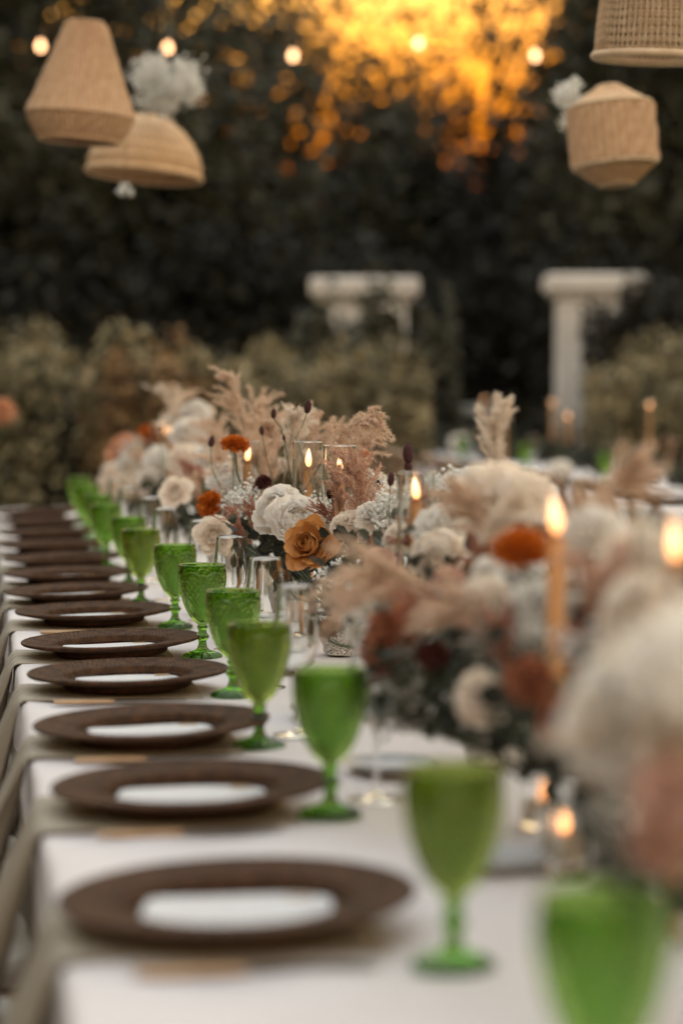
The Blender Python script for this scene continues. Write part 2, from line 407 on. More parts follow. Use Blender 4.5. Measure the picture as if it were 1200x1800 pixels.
# dense dark hedge under the trees
for i, (px, d, rx, hz, lab) in enumerate([
        (-20, 25, 1.9, 2.7, 'tall dark hedge bush at far left below the jute pendant'),
        (240, 25.5, 1.9, 2.9, 'tall dark hedge bush below the straw dome pendant'),
        (470, 25.5, 1.6, 2.7, 'tall dark hedge bush left of the left white pillar'),
        (690, 28, 1.5, 2.5, 'tall dark hedge bush behind the left white pillar'),
        (880, 30, 1.6, 2.6, 'tall dark hedge bush in the gap between the pillars'),
        (1060, 28, 1.5, 2.7, 'tall dark hedge bush behind the right white pillar'),
        (1250, 26, 1.9, 2.8, 'tall dark hedge bush at far right below the drum pendant')]):
    bush('hedge_bush', (X(px, d), d), (rx, 1.0), hz, 7000, 0.12, M_LEAF_SHADED, lab, 'hedge', 'tall dark hedge', 300 + i)
for i, (x, y, zc_) in enumerate([(-7.5, 2.5, 5.0), (-7.8, 7.0, 5.2), (-7.4, -2.0, 5.0)]):  # unseen trees added to block light from the left
    tree((x, y), 8, 2.6, zc_, 3.2, i, 0.2, M_LEAF_SHADED, f'added tall dark tree shading the table, unseen beyond the left edge, {["beside the near chairs", "beside the far chairs", "behind the camera"][i]}', 0.8, 160 + i)
for i, (x, y) in enumerate([(-4.6, 1.5), (-4.9, 4.6), (-5.2, 7.8), (-5.5, 11.0)]):  # unseen hedge added to keep side light off the napkins
    bush('hedge_bush', (x, y), (1.0, 1.9), 3.3, 3500, 0.16, M_LEAF_SHADED, f'added tall hedge shading the table, unseen beyond the left edge, {["first", "second", "third", "fourth"][i]} stretch', 'hedge', 'tall dark hedge', 330 + i)
# pale olive shrubs in front
for i, (px, d, rx, hz, mt_, lab) in enumerate([
        (-30, 16.5, 0.65, 1.62, M_SHRUB, 'olive shrub at the left edge behind the charger row'),
        (130, 16.0, 0.62, 1.62, M_SHRUB, 'olive shrub behind the farthest green goblets'),
        (262, 15.9, 0.34, 1.58, M_SHRUB_OR, 'golden orange shrub between olive shrubs at left'),
        (385, 16.2, 0.55, 1.56, M_SHRUB, 'olive shrub behind the tall beige pampas plume'),
        (530, 16.6, 0.52, 1.60, M_SHRUB, 'olive shrub left of centre below the left white pillar'),
        (628, 16.4, 0.36, 1.52, M_SHRUB, 'rounded olive shrub at the end of the left row by the dark gap'),
        (1150, 17.6, 0.36, 1.52, M_SHRUB, 'pale olive shrub at right below the drum pendant'),
        (1270, 18.0, 0.6, 1.72, M_SHRUB, 'pale olive shrub cut off by the right edge')]):
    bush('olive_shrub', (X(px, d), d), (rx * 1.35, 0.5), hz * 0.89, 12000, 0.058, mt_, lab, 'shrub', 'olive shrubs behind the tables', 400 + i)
bush('clipped_hedge', (X(1172, 19.0), 19.0), (0.66, 0.4), Z(552, 19.0) * 1.06, 12000, 0.06, M_LEAF_SHADED, 'dark clipped hedge in front of the right white pillar', 'hedge', 'tall dark hedge', 430)
bush('leafy_bush', (X(618, 18.6), 18.6), (0.42, 0.3), Z(552, 18.6) * .97, 4200, 0.09, M_LEAF_MID, 'grey-green bush growing up over the left white pillar', 'shrub', 'olive shrubs behind the tables', 431)
bush('leafy_bush', (X(770, 19.5), 19.5), (0.17, 0.25), Z(555, 19.5), 1500, 0.08, M_LEAF_MID, 'small grey-green bush right beside the left white pillar', 'shrub', 'olive shrubs behind the tables', 432)

# ------------------------------------------------------------------ white garden pillars
def bevel_box(name, c, sz, mt, parent, bev=0.02):
    mb = MB(); mb.box(c, sz); o = mb.build(name, mt, parent, False)
    md = o.modifiers.new('b', 'BEVEL'); md.width = bev; md.segments = 2
    return o
def pillar(pxl, pxr, py, d, side, label):
    r = empty('garden_pillar', (X((pxl + pxr) / 2, d), d, 0)); tag(r, label, 'pillar', 'white garden pillars flanking the path')
    w = (pxr - pxl) * d / F; zt = Z(py, d)
    cp_ = bevel_box('cap', (0, 0, zt - 0.075), (w, 0.5, 0.15), M_STONE, r, 0.03)
    bevel_box('moulding', (0, 0, zt - 0.175), (w - 0.10, 0.42, 0.046), M_STONE, cp_)
    bevel_box('shaft', (0, 0, (zt - 0.201) / 2), (w - 0.2, 0.36, zt - 0.201), M_STONE, r)
    bevel_box('plinth', (0, 0, 0.1), (w + 0.08, 0.66, 0.2), M_STONE, r)
    return r
pillar(545, 735, 490, 19.5, 1, 'white garden pillar left of the dark gap, overgrown by a bush')
pillar(955, 1130, 484, 20, -1, 'white garden pillar right of the dark gap, behind a clipped hedge')
# low stone bench in the gap
rb = empty('stone_bench', (X(805, 20), 20, 0)); tag(rb, 'grey stone bench in the dark gap behind the second table', 'bench')
zb = Z(722, 20)
bevel_box('bench_top', (0, 0, zb), (0.62, 0.4, 0.09), M_GREYST, rb)
for sx in (-1, 1): bevel_box('leg', (sx * 0.22, 0, (zb - 0.045) / 2), (0.1, 0.34, zb - 0.045), M_GREYST, rb)

# ------------------------------------------------------------------ tables
def tablecloth(name, s0, s1, v0, v1, label, fine):
    """white cloth lying on the table: softly rounded edge and short drop"""
    root = empty(name, T(s0, v0, -TZ)); tag(root, label, 'table', 'long dinner tables')
    inv = Matrix.Translation(root.location).inverted()
    ns = int((s1 - s0) / (0.03 if fine else 0.12)); V = []; Fc = []
    rr = 0.012
    cross = [(0.006, -0.16), (0.002, -0.10), (0, -0.05), (0, -rr), (rr * 0.3, -rr * 0.3), (rr, 0)]
    mid = [(x, 0) for x in np.linspace(0.05, (v1 - v0) - 0.05, 26 if fine else 8)]
    full = cross + mid + [((v1 - v0) - a, b) for a, b in cross[::-1]]
    for i in range(ns + 1):
        s = s0 + (s1 - s0) * i / ns
        for (v, z) in full:
            wob = 0.0022 * math.sin(s * 9 + v * 14) + 0.0014 * math.sin(s * 23 - v * 31) + 0.0012 * math.sin(s * 5 + v * 40) + 0.0012 * math.exp(-((s * 1.7 + 0.2) % 1.0 - 0.5) ** 2 / 0.0006)
            dz = z + (wob if z == 0 else 0)
            dv = v + (0.004 * math.sin(s * 21) + 0.006 * math.sin(s * 7.3)) * (min(1, -z / 0.1) if z < 0 else 0) * (1 if v < 0.3 else -1)
            V.append(inv @ T(s, v0 + dv, dz))
    m = len(full)
    for i in range(ns):
        for k in range(m - 1): Fc.append((i * m + k, i * m + k + 1, (i + 1) * m + k + 1, (i + 1) * m + k))
    link('white_topcloth', mesh('white_topcloth', V, Fc, True, M_CLOTH), root)
    # skirt to the ground, its taupe holding the shade of the table sides
    V = []; Fc = []; nz = 10
    loop = []
    for i in range(ns + 1): loop.append((s0 + (s1 - s0) * i / ns, v0 + 0.012, -1, 0))
    for i in range(1, 30): loop.append((s1 - 0.012, v0 + 0.012 + (v1 - v0 - 0.024) * i / 30, 0, 1))
    for i in range(ns + 1): loop.append((s1 - (s1 - s0) * i / ns, v1 - 0.012, 1, 0))
    for i in range(1, 30): loop.append((s0 + 0.012, v1 - 0.012 - (v1 - v0 - 0.024) * i / 30, 0, -1))
    for j in range(nz + 1):
        f = j / nz; z = -0.012 - f * (TZ - 0.02)
        for (s, v, dv, ds) in loop:
            a = 0.022 * f * (math.sin(s * 17 + v * 19) + 0.6 * math.sin(s * 41 + v * 37)) + 0.015 * f
            V.append(inv @ T(s + ds * a, v + dv * a, z))
    n = len(loop)
    for j in range(nz):
        for k in range(n):
            k2 = (k + 1) % n; Fc.append((j * n + k, j * n + k2, (j + 1) * n + k2, (j + 1) * n + k))
    link('shaded_skirt', mesh('shaded_skirt', V, Fc, True, M_SKIRT_SHADED), root)
    # wooden top under the cloth
    mb = MB(); c = T((s0 + s1) / 2, (v0 + v1) / 2, -0.02)
    mb.box(inv @ c, ((v1 - v0) - 0.05, (s1 - s0) - 0.05, 0.03), Matrix.Rotation(TA, 3, 'Z')); mb.build('table_top', M_WOOD, root, False)
    for ss in (s0 + 0.2, (s0 + s1) / 2, s1 - 0.2):
        for vv in (v0 + 0.15, v1 - 0.15):
            lb = MB(); p = inv @ T(ss, vv, -TZ); lb.tube([p, p + Vector((0, 0, TZ - 0.036))], [0.025, 0.03], 10); lb.build('leg', M_WOOD, root)
    return root
TW = 1.2
tablecloth('long_table', -1.25, 8.15, 0.0, TW, 'long white-clothed dinner table running from the foreground to the left', True)
V2 = 2.78
tablecloth('long_table', s_of(7.6), s_of(20.5), V2, V2 + 1.36, 'second white-clothed dinner table blurred at right in the background', False)

# ------------------------------------------------------------------ place settings: prototypes
def make_charger():
    r = empty('charger_plate'); TAU = 2 * math.pi
    seg = 300
    # woven rim: concentric coils with slanted stitches
    n = 46; top = []; 
    for i in range(n):
        f = i / (n - 1); rr = 0.112 + (0.168 - 0.112) * f
        z = 0.0225 + 0.0062 * f ** 0.9 - 0.0016 * math.sin(math.pi * f)
        top.append((rr, z))
    prof = [(0.1105, 0.0195)] + top + [(0.1702, 0.0270), (0.1690, 0.0240), (0.150, 0.0195), (0.128, 0.0150), (0.105, 0.0120)]
    def dsp(th, i, rr, z):
        if 1 <= i <= n:
            coil = math.sin(TAU * (rr - 0.112) / 0.0064)
            st = math.sin(th * 92 + (i - 1) * 0.42)
            return 0, 0.0008 * coil + 0.0019 * st
        if i == n + 1: return 0.0012 * math.sin(th * 104), 0
        return 0, 0.0006 * math.sin(th * 104 + i)
    Vv, Ff = lathe(prof, seg, dsp, False, False)
    wr = link('woven_rim', mesh('woven_rim', Vv, Ff, True, M_RATTAN), r)
    # well
    pw = [(1e-4, 0.0070)] + [(x, 0.0070) for x in np.linspace(0.012, 0.100, 14)] + [(0.1055, 0.0078), (0.1066, 0.0092), (0.1078, 0.0120), (0.1088, 0.0152), (0.1100, 0.0186), (0.1118, 0.0221)]
    Vv, Ff = lathe(pw, 150, lambda th, i, rr, z: (0.0012 * math.sin(th * 50 + (i % 2) * 3.14) * (z > 0.0085), 0.0006 * math.sin(th * 50) * (0.03 < rr < 0.1) + 0.0005 * math.sin(i * 3.0)), False, False)
    link('woven_well', mesh('woven_well', Vv, Ff, True, M_RATTAN), r)
    # foot ring, bound with vertical wrapping
    pf = [(0.090, 0.0), (0.104, 0.0), (0.106, 0.002)] + [(0.106 + 0.0006 * k + 0.001 * math.sin(k), 0.002 + 0.0018 * k) for k in range(1, 7)] + [(0.111, 0.0140), (0.104, 0.0120)]
    Vv, Ff = lathe(pf, 240, lambda th, i, rr, z: (0.0009 * math.sin(th * 80 + (i % 2) * 3.14), 0), False, False)
    link('foot_ring', mesh('foot_ring', Vv, Ff, True, M_RATTAN), r)
    pe = [(0.1685 + 0.0027 * math.cos(a), 0.0275 + 0.0027 * math.sin(a)) for a in np.linspace(0, TAU, 9)]
    Vv, Ff = lathe(pe, seg, lambda th, i, rr, z: (0.0007 * math.sin(th * 130 + i * 0.9), 0.0007 * math.cos(th * 130 + i * 0.9)), False, False)
    link('braided_edge', mesh('braided_edge', Vv, Ff, True, M_RATTAN), wr)
    return r
def make_goblet(mt):
    r = empty('green_goblet'); TAU = 2 * math.pi; H = 0.180
    # bowl: closed solid of glass, lattice and arches pressed into the outside
    zb = 0.066
    out = spl([(0.0075, zb - 0.004), (0.0105, zb), (0.0195, zb + 0.010), (0.0295, zb + 0.027), (0.0380, zb + 0.051), (0.0435, zb + 0.078), (0.0452, zb + 0.098), (0.0448, H - 0.004), (0.0446, H - 0.001)], 112)
    nin = spl([(0.0436, H), (0.0418, H - 0.001), (0.0418, H - 0.010), (0.0418, zb + 0.096), (0.0402, zb + 0.077), (0.0347, zb + 0.051), (0.0261, zb + 0.028), (0.014, zb + 0.012), (0.006, zb + 0.006), (0.0002, zb + 0.005)], 40)
    prof = [tuple(p) for p in out] + [tuple(p) for p in nin]
    no = len(out); NP = 6; zc = zb + 0.077; g = lambda x, w: math.exp(-(x / w) ** 2)
    def dsp(th, i, rr, z):
        if i >= no or z > H - 0.006: return 0, 0
        w = TAU / NP; an = ((th % w) - w / 2) / (w / 2); zn = (z - zc) / 0.0235
        q = math.hypot(an, max(zn, 0)) if zn > 0 else abs(an)
        h = 0.9 * g(q - 0.93, 0.07) + 0.7 * g(q - 0.75, 0.055)
        if q < 0.66:
            a = an * 2.1 + zn * 1.55; b = an * 2.1 - zn * 1.55
            da = abs((a % 1) - 0.5); db = abs((b % 1) - 0.5)
            h += 0.95 * 1.3 * max(g(da, 0.15), g(db, 0.15))
        if zn > 0 and q > 1.05: h += 0.5 * g(math.hypot(1 - abs(an), (zn - 1.0)) - 0.35, 0.10)
        fade = min(1, max(0, (z - zb) / 0.012)) * min(1, max(0, (H - 0.006 - z) / 0.004))
        return 0.0019 * h * fade, 0
    Vv, Ff = lathe(prof, 300, dsp, True, True)
    link('bowl', mesh('bowl', Vv, Ff, True, mt), r)
    ps = spl([(0.0115, 0.0165), (0.0085, 0.021), (0.0065, 0.028), (0.0075, 0.034), (0.0115, 0.038), (0.0118, 0.043), (0.008, 0.047), (0.0068, 0.053), (0.0095, 0.058), (0.0098, 0.0615)], 36)
    Vv, Ff = lathe([tuple(p) for p in ps], 48, lambda th, i, rr, z: (0.0008 * math.cos(8 * th), 0), True, True)
    link('stem', mesh('stem', Vv, Ff, True, M_GREEND), r)
    pf = spl([(0.0365, 0.0005), (0.0378, 0.002), (0.0370, 0.0045), (0.031, 0.0085), (0.0215, 0.0115), (0.0140, 0.0145), (0.0116, 0.0163)], 26)
    Vv, Ff = lathe([tuple(p) for p in pf], 128, lambda th, i, rr, z: (0.0009 * math.cos(16 * th) * min(1, rr / 0.03), 0.0007 * math.cos(16 * th) * (rr > 0.013) * (z > 0.003)), True, True)
    link('foot', mesh('foot', Vv, Ff, True, M_GREEND), r)
    return r
def make_wine():
    r = empty('wine_glass')
    o = [(0.0015, 0.0945), (0.012, 0.099), (0.024, 0.111), (0.0315, 0.13), (0.0335, 0.15), (0.0325, 0.178), (0.0295, 0.205), (0.0275, 0.2245)]
    inn = [(0.0267, 0.2252), (0.0260, 0.2245), (0.0279, 0.205), (0.0308, 0.178), (0.0317, 0.15), (0.0296, 0.13), (0.0222, 0.1135), (0.0105, 0.1030), (0.0002, 0.1005)]
    prof = [tuple(p) for p in spl(o, 40)] + [tuple(p) for p in spl(inn, 40)]
    Vv, Ff = lathe(prof, 72); link('bowl', mesh('bowl', Vv, Ff, True, M_CLEAR), r)
    ps = spl([(0.0345, 0.0004), (0.0352, 0.0012), (0.0335, 0.0022), (0.018, 0.0042), (0.006, 0.0085), (0.0037, 0.018), (0.0034, 0.06), (0.0040, 0.088), (0.0060, 0.0938)], 40)
    Vv, Ff = lathe([tuple(p) for p in ps], 56); link('stem_and_foot', mesh('stem_and_foot', Vv, Ff, True, M_CLEAR), r)
    return r
def make_knife():
    r = empty('table_knife')      # lies along +X
    mb = MB()
    pr = [(0.0, 0.0030), (0.004, 0.0048), (0.03, 0.0058), (0.085, 0.0052), (0.096, 0.0045), (0.099, 0.003)]
    pp = spl(pr, 16)
    for sgn in (1,):
        Vv = []; Ff = []; seg = 12
        for (x, rad) in pp:
            for k in range(seg):
                a = 2 * math.pi * k / seg; Vv.append((x, rad * 1.25 * math.cos(a), 0.0050 + 0.7 * rad * math.sin(a)))
        for i in range(len(pp) - 1):
            for k in range(seg): Ff.append((i * seg + k, i * seg + (k + 1) % seg, (i + 1) * seg + (k + 1) % seg, (i + 1) * seg + k))
        Ff += [tuple(range(seg))[::-1], tuple((len(pp) - 1) * seg + k for k in range(seg))]
        mb.add(Vv, Ff)
    mb.build('handle', M_HANDLE, r)
    outl = [(0.095, 0.004), (0.11, 0.007), (0.16, 0.0095), (0.195, 0.009), (0.21, 0.006), (0.217, 0.0), (0.21, -0.004), (0.16, -0.0055), (0.11, -0.0045), (0.095, -0.003)]
    n = len(outl); Vv = [(x, y, 0.0046) for x, y in outl] + [(x, y, 0.0062) for x, y in outl]
    Ff = [tuple(range(n))[::-1], tuple(range(n, 2 * n))] + [(k, (k + 1) % n, n + (k + 1) % n, n + k) for k in range(n)]
    link('blade', mesh('blade', Vv, Ff, False, M_STEEL), r)
    return r
def make_sideplate():
    r = empty('side_plate')
    pr = spl([(0.030, 0.0), (0.034, 0.0), (0.036, 0.004), (0.050, 0.009), (0.0625, 0.016), (0.0635, 0.0175), (0.062, 0.0178), (0.049, 0.0115), (0.035, 0.0072), (0.018, 0.0068), (0.0005, 0.0068)], 48)
    Vv, Ff = lathe([tuple(p) for p in pr], 64); link('dish', mesh('dish', Vv, Ff, True, M_PORC), r)
    pr2 = [(0.0624, 0.0176), (0.0640, 0.0172), (0.0645, 0.0184), (0.0632, 0.0192), (0.0622, 0.0186), (0.0624, 0.0176)]
    Vv, Ff = lathe(pr2, 64, None, False, False); link('rim_band', mesh('rim_band', Vv, Ff, True, M_STEEL), r)
    return r
def make_napkin(seed):
    """folded taupe linen napkin lying under the charger and hanging over the edge, frame: +X into the table, +Y along it, origin at edge"""
    rg = random.Random(seed); r = empty('linen_napkin')
    ph = rg.random() * 6; fl = 0.055 + 0.03 * rg.random(); ww = 0.20 + 0.05 * rg.random(); sk = 0.03 * (rg.random() - 0.5)
    path = [(0.30 - 0.03 * k, 0.0) for k in range(10)] + [(0.016, 0.0005), (0.004, 0.0), (-0.004, -0.005), (-0.009, -0.018), (-0.012, -0.030)]
    L = 0.262
    for k in range(1, 13):
        f = k / 12; path.append((-0.012 - fl * f, -0.030 - (L - 0.030) * f))
    ns = 41; V = []; Fc = []
    for li, lay in enumerate((0.0, 0.0030)):
        for i, (v, z) in enumerate(path):
            hang = max(0, -z) / L
            for j in range(ns):
                y = (j / (ns - 1) - 0.5)
                # soft pleats deepen on the way down, outer edges gather in
                pl = 0.026 * hang ** 0.7 * (math.sin(y * 22 + ph) + 0.5 * math.sin(y * 47 + 2 * ph))
                yy = y * ww * (1 - 0.22 * hang) + sk * hang
                V.append((v - pl * (1 if hang else 0) - lay * (1 if hang > 0.03 else 0), yy, z + 0.0035 + (lay if hang <= 0.03 else lay * 0.3) - 0.0015 + 0.0008 * math.sin(y * 30 + ph + v * 20)))
    np_ = len(path)
    def idx(l, i, j): return l * np_ * ns + i * ns + j
    for l in (0, 1):
        for i in range(np_ - 1):
            for j in range(ns - 1):
                f = (idx(l, i, j), idx(l, i, j + 1), idx(l, i + 1, j + 1), idx(l, i + 1, j)); Fc.append(f if l == 0 else f[::-1])
    for i in range(np_ - 1):
        Fc.append((idx(0, i, 0), idx(0, i + 1, 0), idx(1, i + 1, 0), idx(1, i, 0))); Fc.append((idx(0, i, ns - 1), idx(1, i, ns - 1), idx(1, i + 1, ns - 1), idx(0, i + 1, ns - 1)))
    for j in range(ns - 1):
        Fc.append((idx(0, 0, j), idx(1, 0, j), idx(1, 0, j + 1), idx(0, 0, j + 1))); Fc.append((idx(0, np_ - 1, j), idx(0, np_ - 1, j + 1), idx(1, np_ - 1, j + 1), idx(1, np_ - 1, j)))
    link('folded_cloth', mesh('folded_cloth', V, Fc, True, M_NAPKIN), r)
    return r
def make_menu(seed):
    rg = random.Random(seed); r = empty('menu_card')
    a, b = 0.090, 0.066; seg = 48; rings = [0.0, 0.35, 0.7, 0.9, 1.0]; V = []; Fc = []
    def pt(q, k, z):
        th = 2 * math.pi * k / seg; c_, s_ = math.cos(th), math.sin(th); e = (abs(c_) ** 6 + abs(s_) ** 6) ** (-1 / 6)
        x, y = a * q * c_ * e, b * q * s_ * e
        return (x, y, z + 0.0012 * math.sin(x * 30 + seed) + 0.0010 * math.cos(y * 34 + seed))
    for z in (0.0015, 0.0):
        for q in rings[1:]:
            for k in range(seg): V.append(pt(q, k, z))
    V.append(pt(0, 0, 0.0015)); V.append(pt(0, 0, 0.0)); nr = len(rings) - 1; off = nr * seg
    for r_ in range(nr - 1):
        for k in range(seg):
            k2 = (k + 1) % seg
            Fc.append((r_ * seg + k, (r_ + 1) * seg + k, (r_ + 1) * seg + k2, r_ * seg + k2)); Fc.append((off + r_ * seg + k, off + r_ * seg + k2, off + (r_ + 1) * seg + k2, off + (r_ + 1) * seg + k))
    for k in range(seg):
        k2 = (k + 1) % seg
        Fc.append((2 * off, k, k2)); Fc.append((2 * off + 1, off + k2, off + k)); Fc.append(((nr - 1) * seg + k, off + (nr - 1) * seg + k, off + (nr - 1) * seg + k2, (nr - 1) * seg + k2))
    link('card', mesh('card', V, Fc, False, M_CARD), r)
    mb = MB()
    mb.box((0.060, 0.046, 0.0032), (0.026, 0.005, 0.0022)); mb.build('gilt_ornament', M_GILT, r, False)
    return r
def make_chair():
    r = empty('dining_chair')      # seat front edge at x=0, chair extends to -x, origin on the ground
    V = []; w, dp, h = 0.42, 0.42, 0.05; zs = 0.435
    pr = [(1e-3, 0), (0.9, 0), (1.0, 0.25), (1.0, 0.7), (0.93, 0.95), (0.6, 1.08), (1e-3, 1.12)]
    Vv, Ff = lathe(spl(pr, 18), 48)
    def sq(x, y):
        a = math.atan2(y, x); q = math.hypot(x, y); k = (abs(math.cos(a)) ** 5 + abs(math.sin(a)) ** 5) ** (-1 / 5); return x * k, y * k
    Vv = [(sq(x, y)[0] * dp / 2 - dp / 2, sq(x, y)[1] * w / 2, zs + z * h) for x, y, z in Vv]
    link('seat_cushion', mesh('seat_cushion', Vv, Ff, True, M_CUSH), r)
    bevel_box('seat_frame', (-dp / 2, 0, zs - 0.021), (dp - 0.01, w - 0.01, 0.04), M_WOOD, r, 0.008)
    for sy in (-1, 1):
        mb = MB(); mb.tube([(-0.03, sy * 0.18, 0), (-0.035, sy * 0.18, zs - 0.042)], [0.014, 0.019], 10); mb.build('leg', M_WOOD, r)
        mb = MB(); mb.tube([(-0.46, sy * 0.185, 0), (-0.41, sy * 0.18, 0.43), (-0.43, sy * 0.175, 0.68), (-0.48, sy * 0.165, 0.88)], [0.015, 0.019, 0.017, 0.014], 10); mb.build('leg', M_WOOD, r)
    mb = MB(); mb.tube([(-0.483, -0.185, 0.865), (-0.500, -0.09, 0.89), (-0.505, 0, 0.897), (-0.500, 0.09, 0.89), (-0.483, 0.185, 0.865)], [0.018, 0.027, 0.030, 0.027, 0.018], 10); rail = mb.build('top_rail', M_WOOD, r)
    for sy in (-1, 1):
        mb = MB(); mb.tube([(-0.42 + sy * 0.004, -sy * 0.165, 0.5), (-0.462 + sy * 0.006, 0, 0.68), (-0.478 + sy * 0.004, sy * 0.155, 0.85)], 0.009, 8); mb.build('cross_slat', M_WOOD, rail)
    return r

ORD = ['nearest', 'second nearest', 'third nearest', 'fourth nearest', 'fifth nearest', 'sixth nearest', 'seventh nearest', 'eighth nearest',
       'ninth nearest', 'tenth nearest', 'eleventh nearest', 'twelfth nearest', 'farthest']
PLATE_D = [2.263, 2.91, 3.46, 4.08, 4.60, 5.22, 5.75, 6.30, 6.86, 7.45, 8.08, 8.74, 9.4]
def place(proto, i, loc, rz, label, cat, group, used=set()):
    if id(proto) not in used: used.add(id(proto)); o = proto
    else: o = copy_tree(proto)
    o.location = loc; o.rotation_euler = (0, 0, rz); tag(o, label, cat, group)
    return o
CH = make_charger(); KN = make_knife(); SP = make_sideplate(); CHAIR = make_chair()
GA = make_goblet(M_GREEN); GB = make_goblet(M_GREEN2); WG = make_wine()
NAPS = [make_napkin(k) for k in range(4)]; MENUS = [make_menu(k) for k in range(2)]
rg = random.Random(3)
for i, d in enumerate(PLATE_D):
    s = s_of(d); g = lambda lo, hi: lo + (hi - lo) * rg.random()
    jv = g(-0.011, 0.008)
    n_ = place(NAPS[i % 4], i, T(s + g(-.01, .01), 0, 0.0), TA, f'taupe linen napkin hanging over the table edge under the {ORD[i]} charger', 'napkin', 'linen napkins under the chargers')
    c = place(CH, i, T(s, 0.178 + jv, 0.0088), TA + g(-3, 3), f'brown woven rattan charger, {ORD[i]} to the camera in the left row', 'charger plate', 'rattan chargers along the table')
    q = Quaternion(TNOR.cross(Vector((0, 0, 1))), math.radians(-g(1.2, 2.2))) if False else Quaternion(TDIR, -math.radians(g(1.0, 2.0)))
    c.rotation_mode = 'QUATERNION'; c.rotation_quaternion = q @ Quaternion((0, 0, 1), TA + g(-3, 3))
    if i < 10:
        m_ = place(MENUS[i % 2], i, T(s, 0.178 + jv, 0.0198), TA + g(-.16, .16), f'white menu card lying in the {ORD[i]} woven charger', 'menu card', 'menu cards in the chargers')
    k_ = place(KN, i, T(s - 0.165 + g(-.008, .008), 0.055 + g(-.01, .01), 0.0005), TA + g(-.05, .03), f'copper-handled table knife in front of the {ORD[i]} charger', 'knife', 'table knives beside the chargers')
    if i < 8:
        p_ = place(SP, i, T(s + 0.24, 0.475, 0.001), g(0, 6), f'small grey side plate beyond the {ORD[i]} charger, right of the goblets', 'plate', 'small side plates')
    if 1 <= i < 12:
        ch = place(CHAIR, i, T(s + g(-.02, .05), 0.012 + g(-.02, .0), -TZ), TA + g(-.04, .04), f'wooden chair with beige seat cushion tucked in at the {ORD[i]} charger', 'chair', 'chairs along the left side of the table')
GOB = [(1.60, 1065), (2.14, 799), (2.90, 580), (3.46, 455), (4.03, 409), (4.62, 355), (5.20, 307), (5.75, 247), (6.30, 226), (6.95, 186), (7.6, 172), (8.3, 152), (9.1, 139)]
GL = ['cut off at the bottom right corner', 'beside the nearest charger', 'beside the second nearest charger', 'beside the third nearest charger', 'beside the fourth nearest charger',
      'in sharpest focus, beside the fifth nearest charger', 'beside the sixth nearest charger', 'beside the seventh nearest charger', 'beside the eighth nearest charger', 'beside the ninth nearest charger',
      'beside the tenth nearest charger', 'beside the eleventh nearest charger', 'at the far end of the row']
for i, (d, px) in enumerate(GOB):
    o = place(GB if i in (1, 3, 7) else GA, i, (X(px, d), d, TZ + 0.001), rg.random() * 6, f'{"olive" if i in (1, 3, 7) else "green"} pressed-glass goblet {GL[i]}', 'goblet', 'green goblets along the table')
    if 2 <= i < 11:
        q = Vector((X(px, d), d, TZ + 0.001)) + TDIR * (0.115 + rg.uniform(-.02, .02)) + TNOR * (0.072 + rg.uniform(-.006, .006))
        place(WG, i, q, 0, f'clear stemmed wine glass just behind the goblet {GL[i]}' if len(GL[i]) < 50 else 'clear stemmed wine glass just behind the goblet in sharpest focus', 'wine glass', 'wine glasses behind the goblets')

# ------------------------------------------------------------------ candles in hurricane glasses
def make_candle_meshes():
    d = {}
    pr = spl([(0.0115, 0.0), (0.0113, 0.02), (0.0105, 0.15), (0.0092, 0.29), (0.0086, 0.298), (0.004, 0.302), (0.0008, 0.300)], 30)
    Vv, Ff = lathe([tuple(p) for p in pr], 24); d['wax'] = (Vv, Ff)
    mb = MB(); mb.tube([(0, 0, 0.299), (0.0006, 0, 0.306), (0.0015, 0.0004, 0.311)], 0.0009, 6); d['wick'] = (mb.V, mb.F)
    pf = spl([(0.0006, 0.0), (0.0056, 0.004), (0.0076, 0.012), (0.0070, 0.022), (0.0046, 0.033), (0.0020, 0.041), (0.0002, 0.045)], 24)
    Vv, Ff = lathe([tuple(p) for p in pf], 16); d['flame'] = (Vv, Ff)
    return d
CM = make_candle_meshes()
WAX = {}; 
def hurricane_mesh(rad, h):
    t = 0.0022
    pr = [(0.0005, 0.0), (rad - 0.004, 0.0), (rad - 0.002, 0.0), (rad, 0.002), (rad, 0.004), (rad, 0.006), (rad, h * 0.5), (rad, h - 0.004), (rad, h - 0.002), (rad, h - 0.001), (rad - t * 0.5, h), (rad - t, h - 0.001), (rad - t, h - 0.002), (rad - t, h - 0.004), (rad - t, h * 0.5), (rad - t, 0.013), (rad - t, 0.011), (rad - t, 0.009), (rad - t - 0.003, 0.006), (rad - t - 0.005, 0.006), (rad - t - 0.008, 0.006), (0.0005, 0.006)]
    Vv, Ff = lathe(pr, 64); return Vv, Ff
